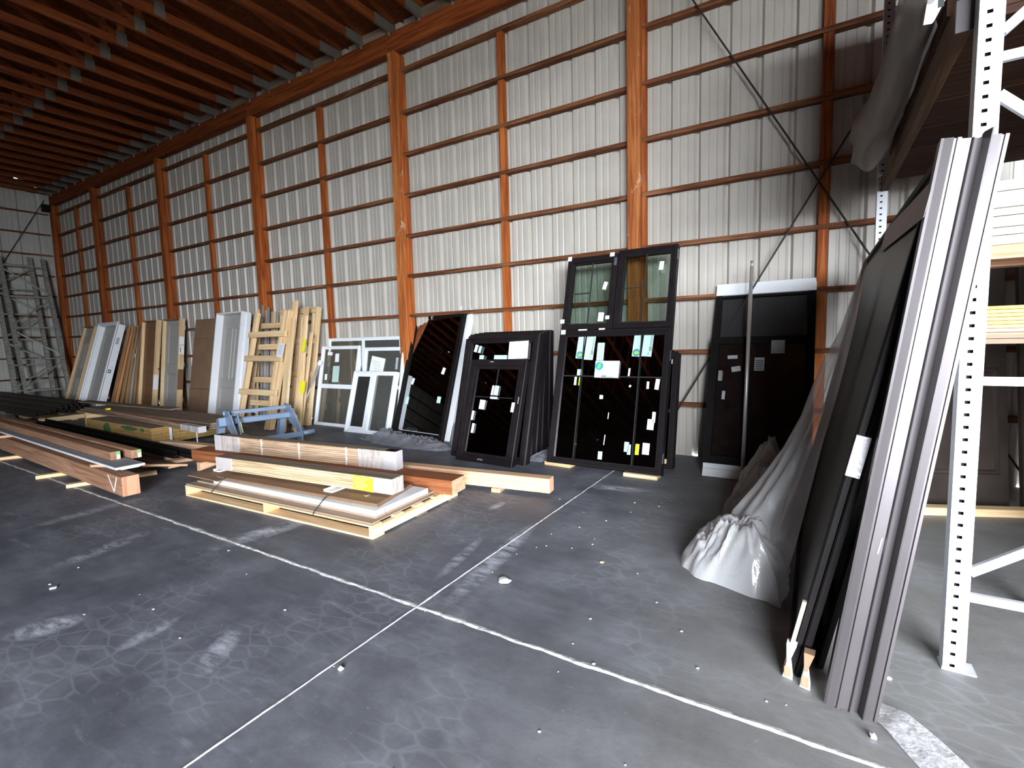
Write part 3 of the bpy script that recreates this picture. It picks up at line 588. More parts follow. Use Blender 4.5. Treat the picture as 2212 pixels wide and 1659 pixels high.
def side_label(x0, z0, x1, z1, kind):
    w, h = x1-x0, z1-z0; s_ = B().box(0, w, -.001, 0, 0, h).make('brand_label', 'paleg', E1, M=Matrix.Translation((x0, .0435, z0)) @ Matrix.Rotation(R(3), 4, 'Y'))
    if kind == 'logo':
        k = 20; rr = .04; cx, cz = w*.55, .042
        pts = [(min(w-.001, cx+rr*math.cos(2*math.pi*i/k)), cz+rr*math.sin(2*math.pi*i/k)) for i in range(k)]
        b = B(); b.hull([(x, -.0018, z) for x, z in pts], [(x, -.001, z) for x, z in pts]); b.make('logo_disc', 'logo_d', s_)
        lf = [(-.03, -.006), (-.01, -.02), (.02, -.016), (.036, .004), (.012, .018), (-.012, .014)]; b = B(); b.hull([(min(w-.001, cx+x), -.0026, cz+z) for x, z in lf], [(min(w-.001, cx+x), -.0018, cz+z) for x, z in lf]); b.make('logo_leaf', 'logo_g', s_)
        text('lettering', 'earthwise', .038, 'logo_t', s_, (w*.78, -.0014, .09), (math.pi/2, -math.pi/2, 0))
    else:
        text('lettering', 'by', .026, 'ink', s_, (w*.92-.02, -.0014, .02), (math.pi/2, -math.pi/2, 0)); text('lettering', 'WINDOW', .03, 'ink', s_, (w*.92, -.0014, .115), (math.pi/2, -math.pi/2, 0))
        for dz in (.06, .086): B().pframe(w*.92-.024, w*.92, dz, dz+.022, [(0, 0), (0, -.0014), (.005, -.0014), (.005, 0)]).make('logo_square', 'ink', s_)
side_label(-.425, 1.195, -.34, 1.45, 'logo'); side_label(-.322, 1.18, -.215, 1.45, 'word'); side_label(.226, 1.216, .308, 1.452, 'logo'); side_label(.33, 1.216, .435, 1.452, 'word')
s_ = B().box(-.172, -.09, -.001, 0, 1.17, 1.37).make('printed_sheet', 'paleg', E1, M=Matrix.Translation((0, .0435, 0)))
for k in range(8): B().box(-.165, -.10-.01*(k % 3), -.0016, -.001, 1.18+.022*k, 1.186+.022*k).make('printed_line', 'inkgrey', s_)
for dx, dz in ((.545, .12), ): B().box(.635, .642, .005, .035, .12, .22).make('hinge', 'stickerblue', E1)
B().box(.636, .642, .005, .04, 2.25, 2.36).make('hinge', 'stickerblue', E1); B().box(-.05, -.02, -.002, .006, 2.25, 2.34).make('hinge', 'stickerblue', E1); B().box(.636, .642, .005, .035, 1.16, 1.27).make('hinge', 'stickerblue', E1)
lumber('wood_block', (-2.566, -1.01, 0), (-2.24, -1.03, 0), .14, .038, 'pineX', 'pine block under the left corner of the tallest black window', 'wood block')
lumber('wood_block', (-1.63, -1.075, 0), (-1.285, -1.08, 0), .14, .038, 'pineX', 'pine block under the right corner of the tallest black window', 'wood block')
# black windows hidden behind the tall unit
KL = ['black window with wood corner blocks, first behind the tallest window', 'black window second behind the tallest window, peeking past its right edge', 'black window nearest the siding behind the tallest window']
for i, (x, y, ln, w) in enumerate([(-1.78, -.60, 13., 1.06), (-1.83, -.41, 9.5, 1.06), (-1.90, -.24, 6.5, 1.06)]):
    wn = window('black_window', KL[i], x, y, ln, w, 1.25, 'black', 'glassx', [(-w/2+.08, w/2-.08, .07, 1.18)], depth=.09 if i == 0 else .06, fmprof=BP if i == 0 else [(d_, min(y_, .06)) for d_, y_ in BP], bars=[(-w/2+.06, w/2-.06, .60, .64)])
    if i == 0:
        B().box(.44, .463, -.012, .0, 1.13, 1.18).make('wood_corner_block', 'pineZ', wn); B().box(.44, .463, -.012, .0, .05, .1).make('wood_corner_block', 'pineZ', wn)

# dark patio door with white head and sill
wn = thing('patio_door', 'black patio door with white head and sill wraps, behind the metal pole', 'door', (-.60, -.717, .002), 0, 21.2)
W = .465+.135
b = B(); b.box(-.33, -.27, 0, .08, .13, 1.96); b.box(.53, .60, 0, .08, .13, 1.96); b.box(-.27, .53, .01, .07, 1.93, 1.965); b.make('side_rail', 'blackm', wn, .003)
B().prism([(-.012, 1.955), (-.012, 2.088), (.085, 2.088), (.085, 1.955)], -.332, .60, 'X').make('head_wrap', 'white', wn, .004)
b = B(); b.box(-.335, .60, -.012, .1, 0, .08); b.box(-.335, .60, -.006, .1, .082, .135); b.make('sill_wrap', 'white', wn, .004)
B().box(-.27, .53, .045, .048, 1.49, 1.93).make('screen_mesh', 'screen', wn)
b = B().pframe(-.345, .60, .14, 1.475, [(0, .03), (0, -.014), (.075, -.014), (.085, 0), (.085, .03)]); b.make('door_leaf_frame', 'blackm', wn)
B().box(-.26, .515, .004, .012, .22, 1.395).make('pane', plain('dark_pane', (.014, .010, .009), .08, 0, .5, var=.3), wn)
for q in [(-.175, 1.237, -.08, 1.275, 'inkgrey', -3), (-.13, 1.10, -.045, 1.155, 'inkgrey', -10), (.08, 1.111, .17, 1.251, 'inkgrey', 0), (-.205, .80, -.175, .89, 'inkgrey', 2)]: sticker(wn, *q[:4], .0035, q[4], q[5])
for k in range(5): B().box(.09, .16, .0016, .0022, 1.125+.022*k, 1.133+.022*k).make('printed_line', 'ink', wn)
b = B(); b.box(-.25, -.21, -.03, -.014, .99, 1.10); b.box(-.215, -.205, -.05, -.014, 1.01, 1.09); b.make('door_latch', 'steel', wn, .003)
sticker(wn, .225, 1.288, .345, 1.428, -.0145, 'inkgrey', 0)
r = thing('metal_pole', 'thin shiny metal pole standing before the patio door', 'pole', (-.558, -.80, 0))
B().tube([(0, 0, .002), (-.005, .55, 2.08)], .018, 14).make('pole_shaft', 'chrome', r, smooth=True); B().tube([(-.005, .55, 2.08), (-.0055, .565, 2.14)], .013, 12).make('pole_tip', 'steel', r, smooth=True)

# ------------------------------------------------------------------ timber and packages on the floor
lumber('square_timber', (-12.5, -3.67, .04), (-5.472, -3.918, .04), .14, .187, 'cedar', 'thick brown timber with a white chalk V near its sawn end, lying foremost at left', 'timber', endmat='cedar_end')
M, ln = along((-12.5, -3.67, .04), (-5.472, -3.918, .04))
r = thing('chalk_mark', 'white chalk V drawn on the side of the thick brown timber', 'chalk mark', M=M @ Matrix.Translation((ln-.35, -.0012, 0)))
b = B(); b.bar((.02, 0, .17), (.14, 0, .02), .002, .012); b.bar((.14, 0, .02), (.235, 0, .17), .002, .016); b.make('chalk_stroke', 'chalk', r)
for i, (p, q, lab) in enumerate([((-7.33, -4.05, 0), (-7.05, -3.3, 0), 'pine bearer under the brown timber, further from its sawn end'), ((-6.54, -4.02, 0), (-6.28, -3.3, 0), 'pine bearer under the brown timber, nearer its sawn end'), ((-9.15, -4.12, 0), (-8.85, -3.3, 0), 'pine bearer at the left picture edge under the brown timber')]):
    lumber('bearer', p, q, .085, .038, 'pineX', lab, 'bearer', 'bearers under the brown timber')
lumber('cross_stick', (-6.13, -3.93, .250), (-6.02, -3.10, .078), .065, .024, 'tan', 'rough orange stick lying across the brown timber under the white board', 'stick')
lumber('cross_stick', (-9.6, -3.86, .229), (-9.5, -3.2, .229), .065, .033, 'tan', 'rough stick under the left part of the white board', 'stick')
lumber('support_post', (-9.60, -3.30, 0), (-9.53, -3.30, 0), .06, .226, 'redfir', 'short red block under the left rough stick', 'block')
M, ln = along((-12.6, -3.63, .264), (-5.667, -3.887, .264))
r = thing('white_board', 'long grey-topped white trim board lying on the brown timber', 'board', M=M)
B().prism([(0, 0), (.24, 0), (.24, .02), (0, .022)], 0, ln, 'X').make('board_core', 'white', r); B().box(0, ln-.004, .004, .236, .0222, .0235).make('dusty_face', plain('dusty_grey', (.30, .30, .33), .8), r); B().box(ln-.14, ln-.02, .05, .2, -.012, -.0005).make('lower_strip', 'white', r)
for i, (p, q, lab) in enumerate([((-12.6, -3.54, .29), (-6.076, -3.781, .29), 'brown square timber with a green and white end label, lying on the white board'), ((-12.6, -3.42, .29), (-5.966, -3.638, .29), 'second brown square timber with a green and white end label, behind the first')]):
    M, ln = along(p, q); r = thing('labelled_timber', lab, 'timber', M=M)
    B().box(0, ln, 0, .088, 0, .086).make('timber_body', 'cedar', r, .004); B().box(ln, ln+.001, .052, .082, .004, .05).make('end_label', 'paper', r); B().box(ln, ln+.001, .052, .082, .05, .078).make('label_patch', 'green', r)
# dark channels beside them
def channel(p, q, lab, w=.075, h=.085):
    M, ln = along(p, q); r = thing('metal_channel', lab, 'metal channel', M=M)
    t = .006
    B().prism([(0, 0), (w, 0), (w, t), (.03, t), (.03, h*.35), (w*.7, h*.35), (w*.7, h*.35+t), (.03+t, h*.35+t), (.03+t, h), (.03, h), (.03, h*.35+t), (t, h*.35+t), (t, h*.55), (0, h*.55)], 0, ln, 'X').make('profile', 'black', r)
channel((-12, -2.85, .09), (-6.52, -3.015, .09), 'black metal channel with a bright cut end, beside the plywood')
channel((-12, -2.73, .09), (-6.30, -2.925, .09), 'black metal channel nearest the plywood, running under the red timber', .09, .10)
lumber('tongue_plank', (-10.2, -3.12, .042), (-6.256, -3.195, .042), .135, .025, 'oldwood', 'tongue-and-groove plank with a pale cut end, left of the black channels', 'plank', endmat='pineX')
for p, q, lab in [((-6.75, -3.25, 0), (-6.62, -2.72, 0), 'low bearer under the black channels near their cut ends'), ((-9.6, -3.2, 0), (-9.5, -2.72, 0), 'low bearer under the left part of the black channels')]: lumber('bearer', p, q, .09, .04, 'tan', lab, 'bearer')
lumber('bearer', (-6.72, -3.02, .0415), (-6.70, -2.80, .0415), .05, .047, 'tan', 'small block lifting the black channels', 'block')
lumber('bearer', (-9.58, -2.98, .0415), (-9.56, -2.73, .0415), .05, .047, 'tan', 'small block lifting the far part of the black channels', 'block')
# plywood pile
PLY = ['top sheet', 'second sheet from the top', 'third sheet from the top', 'fourth sheet from the top', 'fifth sheet from the top', 'sixth sheet from the top', 'seventh sheet from the top', 'eighth sheet from the top', 'lowest sheet']
for i in range(9):
    dx = random.uniform(-.012, .012); z = .285-.0275*i; zz = z-.004
    bt = B().box(-10.28+dx, -7.99+dx-(.03 if i > 6 else 0), -2.64+abs(dx)*.5, -1.44, zz-.022, zz+.0035)
    o = bt.make('plywood_sheet', ['ply', 'plytop'], None, .002, origin=(-9.1, -2, zz))
    for p in o.data.polygons:
        if p.normal.z > .9: p.material_index = 1
    tag(o, 'plywood sheet with golden edges, %s of the green-marked pile' % PLY[i], 'plywood', 'sheets of the plywood pile')
r = thing('spray_mark', 'dark green spray patch on the long side of the plywood pile', 'paint mark', (-9.5, -2.6415, .17))
for u0, u1, z0, z1, nm in [(-.10, .16, -.12, .105, 'tall_patch'), (.55, 1.05, .035, .105, 'wide_patch'), (1.18, 1.30, .04, .1, 'small_patch')]:
    b = B(); n = 26; pts = []
    for k in range(n):
        a = 2*math.pi*k/n; q = 1+.28*noise.noise((math.cos(a)*2, math.sin(a)*2, u0*5)); pts.append(((u0+u1)/2+(u1-u0)/2*math.cos(a)*q, (z0+z1)/2+(z1-z0)/2*math.sin(a)*min(q, 1.0)))
    b.hull([(x, 0, z) for x, z in pts], [(x, -.0015, z) for x, z in pts]); b.make(nm, 'gpaint', r)
for p, q, lab in [((-9.9, -2.62, 0), (-9.9, -1.46, 0), 'bearer under the left part of the plywood pile'), ((-8.3, -2.62, 0), (-8.3, -1.46, 0), 'bearer under the right part of the plywood pile'), ((-9.1, -2.62, 0), (-9.1, -1.46, 0), 'bearer under the middle of the plywood pile')]: lumber('bearer', p, q, .09, .037, 'pineX', lab, 'bearer')
lumber('pale_board', (-10.9, -2.68, .0), (-9.95, -2.70, .0), .16, .012, 'pineX', 'short pale board end beside the left corner of the plywood pile', 'board')
r = thing('strap', 'white strap hanging over the right end of the plywood pile', 'strap', (-7.97, -2.42, .04)); B().box(0, .004, 0, .035, 0, .245).make('strap_band', 'strap_w', r); B().box(-.3, .004, 0, .035, .2455, .248).make('strap_top', 'strap_w', r)
# wrapped bundle and wide boards on the plywood
M, ln = along((-10.9, -2.27, .295), (-6.88, -2.545, .295))
r = thing('wrapped_bundle', 'long plastic-wrapped plank bundle resting on the plywood pile', 'bundle', M=M)
B().box(0, ln, 0, .09, 0, .025).make('plank', 'oldwood', r); B().box(0, ln-.01, .002, .09, .026, .05).make('plank', 'oldwood', r); B().box(0, ln-.02, 0, .088, .051, .072).make('plank', 'cedar', r)
B().box(ln-.55, ln+.006, -.003, .093, -.002, .076).make('plastic_wrap', 'wrap', r); B().box(ln-.02, ln+.008, -.004, .094, -.003, .077).make('wrap_end', 'wrapd', r); B().box(ln-.06, ln-.03, -.006, -.004, -.24, .0).make('strap_tail', 'strap_w', r)
for i in range(3):
    lumber('wide_board', (-11.6+.1*i, -2.36+.03*i, .294+.026*i), (-6.99-.03*i, -2.36+.03*i, .294+.026*i), .64-.05*i, .025, 'oldwood', 'wide dusty brown board behind the wrapped bundle, %s of three' % ['lowest', 'middle', 'topmost'][i], 'board', 'wide boards on the plywood')
lumber('wide_board', (-12.6, -2.02, .374), (-9.2, -1.86, .374), .2, .022, 'oldwood', 'narrow brown board lying askew on the wide boards, yellow-tagged', 'board')
r = thing('yellow_tag', 'small yellow tag on the brown boards left of the plywood', 'tag', (-10.55, -2.28, .372)); B().box(0, .09, 0, .05, 0, .025).make('tag_sheet', 'yellow', r)
for i, (x, lab) in enumerate([(-11.35, 'left bearer under the wide brown boards'),]): lumber('bearer', (x, -2.3, 0), (x, -1.6, 0), .09, .292, 'pineX', lab, 'bearer')
# two long beams passing behind the packages
lumber('long_timber', (-7.5, -2.75, .041), (-1.975, -2.03, .041), .112, .132, 'tan', 'long pale timber reaching out past the packages to the right', 'timber', endmat='cedar_end')
for p, q, lab in [((-7.2, -2.80, 0), (-7.1, -2.50, 0), 'low bearer under the left end of the long pale timber'), ((-2.45, -2.11, 0), (-2.48, -1.95, 0), 'low bearer under the right end of the long pale timber')]: lumber('bearer', p, q, .09, .040, 'tan', lab, 'bearer')
lumber('red_timber', (-6.18, -2.976, .103), (-2.60, -2.62, .103), .215, .125, 'redfir', 'reddish timber with a pale end lying on the pallet behind the packages', 'timber', endmat='tan')
lumber('bearer', (-5.95, -3.0, 0), (-5.93, -2.70, 0), .09, .1, 'tan', 'block under the left end of the reddish timber', 'block')
# the pallet
M = Matrix.Translation((-5.11, -3.55, 0)) @ Matrix.Rotation(R(2.6), 4, 'Z')
P0 = thing('long_pallet', 'long pine pallet carrying the wrapped packages', 'pallet', M=M)
PL, PD = 2.43, 1.06
for x in (0, 1.18, PL-.038): B().box(x, x+.038, 0, PD, .016, .088).make('stringer', 'pineY', P0, .004)
for y in (0, .5, PD-.12): B().box(0, PL, y, y+.12, 0, .015).make('bottom_board', 'oldwood' if y else 'pineX', P0, .002)
for y in (0, .24, .48, .72, PD-.1): B().box(0, PL, y, y+.10, .0885, .102).make('deck_board', 'pineX', P0, .002)
def onp(x, y, z): return M @ Vector((x, y, z))
def psheet(name, x0, x1, y0, y1, z0, z1, mat, lab, cat, bev=.001):
    o = B().box(x0, x1, y0, y1, z0, z1).make(name, mat, None, bev, M=M); return tag(o, lab, cat)
psheet('hardboard_sheet', -.02, 2.405, .02, .74, .1025, .112, 'tanboard', 'tan hardboard sheet lying lowest on the pallet', 'sheet')
psheet('foam_sheet', .03, 2.37, .10, .80, .1125, .128, 'tanboard', 'brown-edged sheet under the white boxed panels', 'sheet')
o = psheet('white_box', .30, 2.37, .10, .72, .1285, .172, 'white', 'flat white carton on the pallet with blue letters on its end', 'carton', .004)
for i, (y, z, m, c) in enumerate([(.19, .153, 'inkblue', 'e'), (.19, .134, 'inkblue', 'e'), (.33, .134, 'inkgrey', 'a')]): text('lettering', c, .03, m, o, (2.3706, y, z-.002), (math.pi/2, 0, math.pi/2))
r = thing('letter_mark', 'small green letter a on the sheet edge below the white carton', 'lettering', M=M); text('lettering', 'a', .022, 'gpaint', r, (2.3706, .20, .114), (math.pi/2, 0, math.pi/2))
o = thing('cardboard_carton', 'flat brown cardboard carton strapped on the pallet under the packages', 'carton', M=M)
B().hull([(-.05, .06, .173), (.45, .06, .173), (.45, .70, .173), (-.3, .70, .173)], [(-.05, .06, .182), (.45, .06, .182), (.45, .70, .188), (-.3, .70, .188)]).make('folded_flap', 'cardboard', o)
B().hull([(.30, .12, .1725), (2.33, .17, .1725), (2.22, .70, .1725), (.30, .70, .1725)], [(.30, .14, .190), (2.30, .185, .190), (2.20, .70, .190), (.30, .70, .190)]).make('carton_body', 'cardboard', o)
text('lettering', '\u2193', .09, 'strap_w', o, (2.05, .27, .1906), (0, 0, R(20)))
for u in (.42, 1.78):
    b = B(); w = .012
    pts = [(u, .36, .193), (u+.02, .13, .192), (u+.03, .085, .172), (u+.03, .012, .118), (u+.03, -.004, .10), (u+.03, -.004, .085)]
    for a, c in zip(pts, pts[1:]): b.bar(a, c, w, .002)
    tag(b.make('pallet_strap', 'strap_g', None, M=M), 'dark green strap over the %s of the carton on the pallet' % ('left end' if u < 1 else 'right half'), 'strap')
for u, lab in ((.08, 'white corner strip under the left end of the lower package'), (1.66, 'white corner strip under the right half of the lower package')):
    b = B().prism([(u, 0), (u+.10, 0), (u+.10, .012), (u+.012, .012), (u+.012, .022), (u, .022)], .23, .56, 'Y'); tag(b.make('corner_strip', 'white', None, M=M @ Matrix.Translation((0, 0, .1915))), lab, 'strip')
# packages
M2, ln = along((-5.01, -3.305, .2145), (-2.815, -3.10, .2145))
r = thing('package', 'lower wrapped package of pale finger-jointed trim with a yellow note', 'package', M=M2)
b = B()
for i in range(8): b.box(0, ln-.004*(i % 2), .004*((i*7) % 3), .135, .0005+.0152*i, .0148+.0152*i)
b.make('trim_board', 'finger', r); B().box(0, .25, -.003, .139, -.001, .126).make('wrap_end', 'wrapd', r, .012); B().box(ln-.34, ln+.004, -.003, .139, -.001, .126).make('wrap_end', 'wrap', r, .004)
sticker(r, ln-.40, .002, ln-.19, .122, -.0036, 'yellow', 2, 'note')
for i in range(6): sticker(r, ln-.385+.01*(i % 2), .104-.017*i, ln-.23-.03*(i % 3), .108-.017*i, -.0052, 'inkgrey', 2+3*(i % 2), 'handwriting', .0003)
B().box(0, ln, -.005, .14, .1265, .1285).make('cover_strip', 'oldwood', r)
M2, ln = along((-5.885, -2.85, .2295), (-3.285, -2.585, .2295))
r = thing('package', 'upper wrapped package of narrow wooden mouldings behind the lower one', 'package', M=M2)
b = B()
for i in range(9): b.box(0, ln-.006*(i % 2), .003*((i*5) % 4), .095, .0005+.019*i, .0175+.019*i)
b.make('moulding', 'trimstack', r); B().box(0, .42, -.004, .099, -.001, .175).make('wrap_end', 'wrap', r, .003); B().box(ln-.45, ln+.004, -.004, .099, -.001, .175).make('wrap_end', 'wrap', r, .003); B().box(-.003, .10, -.006, .101, -.002, .177).make('wrap_cap', 'wrapd', r, .004); B().box(ln-.14, ln+.006, -.006, .101, -.002, .177).make('wrap_cap', 'wrapd', r, .004)
for u in (.78, 1.35, 2.0): B().box(u, u+.012, -.003, .098, -.001, .174).make('tie_band', 'strap_w', r)
B().box(0, ln, -.002, .097, .1755, .177).make('dusty_top', 'oldwood', r)

# blue steel attachment
Mb = Matrix.Translation((-6.79, -2.2, 0)) @ Matrix.Rotation(math.atan2(.97, .242), 4, 'Z')
r = thing('loader_attachment', 'blue-grey steel loader attachment standing behind the packages', 'attachment', M=Mb)
B().prism([(-.045, .36), (.02, .345), (.045, .385), (.045, .425), (-.02, .44), (-.045, .42)], 0, .8, 'X').make('cross_tube', 'blue', r, .004)
B().prism([(.10, .475), (.15, .475), (.15, .525), (.10, .525)], -.03, .8, 'X').make('top_tube', 'blue', r, .004)
B().prism([(-.42, .115), (-.37, .10), (-.34, .13), (-.34, .17), (-.40, .19), (-.43, .16)], -.05, .84, 'X').make('lower_tube', 'blue', r, .004)
side = [(.16, .555), (.20, .50), (.13, .40), (.02, .30), (-.24, .21), (-.30, .06), (-.36, .0), (-.44, .02), (-.46, .16), (-.38, .27), (-.26, .37), (-.16, .50), (-.12, .46), (-.06, .54)]
for x0 in (-.012, .80):
    B().prism(side, x0, x0+.018, 'X').make('side_plate', 'blue', r, .003)
B().prism([(.06, .45), (.18, .43), (.30, .12), (.33, .0), (.26, 0), (.20, .14), (.10, .30), (.03, .34)], -.10, -.014, 'X').make('leg', 'blue', r, .004)
B().prism([(.06, .36), (.18, .34), (.30, .06), (.27, .0), (.20, .0), (.10, .22)], .70, .78, 'X').make('leg', 'blue', r, .004)
B().prism([(-.20, .50), (-.15, .50), (-.28, .16), (-.34, .16)], .06, .075, 'X').make('side_plate', 'blue', r, .003)
B().tube([(.82, -.38, .155), (1.0, -.40, .165)], .035, 14).make('end_tube', 'blue', r, smooth=True)
for x in (.085, .825): B().bar((x, -.19, .40), (x+.01, -.24, .25), .03, .03).make('latch_lever', plain('lever_yellow', (.62, .68, .28), .5), r, .003); B().tube([(x+.02, -.27, .21), (x+.05, -.31, .19)], .03, 10).make('lever_boss', 'blue', r)

# dark channels stacked on a pallet at far left
Pm = thing('grey_pallet', 'weathered pallet under the dark steel channels at far left', 'pallet', (-15.3, -2.56, 0))
for x in (0, 1.2, 2.36): B().box(x, x+.04, 0, 1.08, .016, .10).make('stringer', 'pineY', Pm, .003)
for y in (0, .5, .98): B().box(0, 2.4, y, y+.1, 0, .015).make('bottom_board', 'pineX', Pm); B().box(0, 2.4, y, y+.1, .101, .116).make('deck_board', 'oldwood', Pm)
for x in (.5, 2.3): B().box(x, x+.1, 0, 1.08, .1165, .12).make('deck_board', 'oldwoodY', Pm)
def steel_chan():
    w, h, t = .10, .045, .004
    r = thing('steel_channel', '', 'steel channel'); B().prism([(0, 0), (w, 0), (w, h), (w-.02, h), (w-.02, h-t), (w-t, h-t), (w-t, t), (t, t), (t, h-t), (.02, h-t), (.02, h), (0, h)], -6.0, 0, 'X').make('profile', plain('dark_brown_steel', (.075, .058, .05), .5, .4), r); return r
sc = steel_chan(); rows = [(-2.5, 1), (-2.38, 1), (-2.26, 2), (-2.14, 2), (-2.02, 3), (-1.90, 3), (-1.78, 4), (-1.66, 4)]; first = True; cnt = 0
LV = ['bottom layer', 'second layer', 'third layer', 'top layer']; RW = ['front', 'second', 'third', 'fourth', 'fifth', 'sixth', 'seventh', 'rear']
for ri, (y, n) in enumerate(rows):
    for k in range(n):
        c = sc if first else copy_tree(sc); first = False
        c.location = (-13.15-.10*ri*.6-random.uniform(0, .25)-.05*k, y+random.uniform(-.012, .008), .1215+.0465*k)
        c['label'] = 'dark brown steel channel, %s of the %s row of the far-left stack' % (LV[k], RW[ri]); c['category'] = 'steel channel'; c['group'] = 'steel channels in the far-left stack'
lumber('loose_board', (-14.0, -2.95, .0), (-12.9, -2.72, .0), .10, .03, 'tan', 'loose board on the floor before the weathered pallet', 'board')

# old rack frames against the end wall
def rack_frame(label, xb, xt, y0, y1, h, n):
    r = thing('rack_frame', label, 'rack frame', (0, 0, 0)); a = math.atan2(xt-xb, h)
    f = lambda y, s_: Vector((xb+(xt-xb)*s_, y, h*s_))
    for y in (y0, y1):
        c = B(); c.bar(f(y, 0), f(y, 1), .085, .085, (1, 0, 0))
        for k in range(int(h/.1)):
            q = f(y, (k*.1+.05)/h)
            for o_ in (-.016, .016): c.poly([(q.x+.0445, q.y+o_-.006, q.z-.012), (q.x+.0445, q.y+o_+.006, q.z-.012), (q.x+.0445, q.y+o_+.006, q.z+.012), (q.x+.0445, q.y+o_-.006, q.z+.012)])
        o_ = c.make('column', ['rackold', 'hole'], r)
        for p in o_.data.polygons: p.material_index = 1 if p.area < .001 else 0
    zs = [.08+.86*i/(n) for i in range(n+1)]
    for i, s_ in enumerate(zs): B().bar(f(y0, s_), f(y1, s_), .038, .038).make('brace', 'rackold', r)
    for i in range(n):
        p, q = (f(y0, zs[i]+.02), f(y1, zs[i+1]-.02)) if i % 2 == 0 else (f(y1, zs[i]+.02), f(y0, zs[i+1]-.02)); B().bar(p, q, .036, .036).make('brace', 'rackold', r)
rack_frame('grey steel rack frame leaning on the end wall, in front', -18.40, -19.45, -1.34, -.42, 4.1, 4)
rack_frame('grey steel rack frame leaning on the end wall, behind the other', -18.82, -19.62, -1.46, -.66, 4.15, 5)

# ------------------------------------------------------------------ right-hand rack
def upright(label, x, y, h, n0=0):
    r = thing('rack_column', label, 'rack column', (x, y, 0)); w, d, t = .072, .07, .003
    b = B(); zs = [.018]; z = .022
    hw, hh, pit = .0085, .0065, .05
    cx = -.006
    b.box(0, t, t, d, 0, h); b.box(w-t, w, t, d, 0, h)
    prev = 0.
    k = 0
    while z+pit < h:
        zc = z+.0; b.poly([(0, 0, prev), (w, 0, prev), (w, 0, zc-hh), (0, 0, zc-hh)])
        b.poly([(0, 0, zc-hh), (w/2+cx-hw, 0, zc-hh), (w/2+cx-hw, 0, zc+hh), (0, 0, zc+hh)]); b.poly([(w/2+cx+hw, 0, zc-hh), (w, 0, zc-hh), (w, 0, zc+hh), (w/2+cx+hw, 0, zc+hh)])
        prev = zc+hh; z += pit
    b.poly([(0, 0, prev), (w, 0, prev), (w, 0, h), (0, 0, h)]); b.make('column', 'rackwhite', r)
    B().box(t, w-t, .02, .022, 0, h).make('column_inside', 'hole', r); B().box(-.004, w+.035, -.006, d+.01, 0, .006).make('base_plate', 'rackwhite', r)
    return r
rc = upright('near pale grey perforated rack column with square holes', .488, -3.248, 4.6)
for p, q in [((.072, .03, 1.205), (1.0, .03, 1.205)), ((.072, .03, .318), (1.0, .03, .318)), ((.072, .03, .42), (1.0, .03, 1.14)), ((.072, .03, 2.41), (1.0, .03, 2.41)), ((.072, .03, 2.28), (1.0, .03, 1.32)), ((.072, .03, 2.5), (1.0, .03, 3.3))]:
    B().bar(p, q, .022, .034).make('brace', 'rackwhite', rc)
upright('far pale perforated rack column near the long wall', .408, -.62, 4.6)
upright('rear rack column at the back of the near frame', 1.50, -3.248, 4.6)
def rbeam(label, x, z, y0=-3.17, y1=-.62):
    r = thing('rack_beam', label, 'rack beam', (x, 0, z)); B().prism([(0, 0), (.05, 0), (.05, .10), (.022, .10), (.022, .12), (0, .12)], y0, y1, 'Y').make('beam_tube', wood('beam_brown', (.05, .025, .012), (.11, .06, .032), (.17, .10, .06), 'Y'), r, .003)
    B().box(.0, .06, y0-.006, y0, 0, .12).make('end_hook', 'bronze_d', r)
rbeam('brown rack beam running back from the near column', .434, 2.555); rbeam('brown rear rack beam parallel to the front one', 1.45, 2.555)
# load on the beams
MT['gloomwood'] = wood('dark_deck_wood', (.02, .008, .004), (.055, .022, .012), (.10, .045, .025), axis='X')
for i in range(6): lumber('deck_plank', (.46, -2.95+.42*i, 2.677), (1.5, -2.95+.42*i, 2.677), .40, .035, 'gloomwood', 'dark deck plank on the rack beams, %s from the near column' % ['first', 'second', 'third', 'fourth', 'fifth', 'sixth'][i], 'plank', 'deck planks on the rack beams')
r = thing('wrapped_load', 'plastic-wrapped load with a white barcode label hanging over the rack beam', 'wrapped load', (0, 0, 0))
b = B(); path = [(.37, -3.5, 2.90, .09), (.37, -3.1, 2.87, .10), (.365, -2.6, 2.83, .105), (.35, -2.2, 2.79, .10), (.325, -1.85, 2.77, .11), (.30, -1.6, 2.76, .14), (.285, -1.42, 2.72, .13), (.28, -1.33, 2.68, .06)]; rings = []
for i in range(57):
    t = i/56*(len(path)-1); k = min(int(t), len(path)-2); f = t-k; q = [path[k][j]*(1-f)+path[k+1][j]*f for j in range(4)]; lp = []
    for m in range(20):
        a = 2*math.pi*m/20; rr = q[3]*(1+.45*(1-2.6*abs(noise.noise((math.cos(a)*1.4, math.sin(a)*1.4, q[1]*1.9))))*.5)
        lp.append(b.bm.verts.new((q[0]+rr*math.cos(a)*.8, q[1], q[2]+rr*1.25*math.sin(a))))
    rings.append(lp)
for a, c in zip(rings, rings[1:]):
    for m in range(20): b.bm.faces.new((a[m], a[(m+1) % 20], c[(m+1) % 20], c[m]))
b.bm.faces.new(rings[0]); b.bm.faces.new(rings[-1][::-1]); b.make('plastic_cover', 'film2', r, smooth=True)
B().box(.425, .50, -3.05, -1.3, 2.685, 3.1).make('wrapped_boards', 'gloomwood', r)
b = B(); pv = None
for i in range(40):
    y = -3.0+1.75*i/39; w_ = .014+.02*abs(noise.noise((y*6, 3, 0))); zc = 2.70+.05*noise.noise((y*2.3, 0, 7)); cur = [b.bm.verts.new((.405, y, zc-w_)), b.bm.verts.new((.400, y+.01, zc+w_))]
    if pv: b.bm.faces.new((pv[0], cur[0], cur[1], pv[1]))
    pv = cur
b.make('torn_edge', 'wrapd', r)
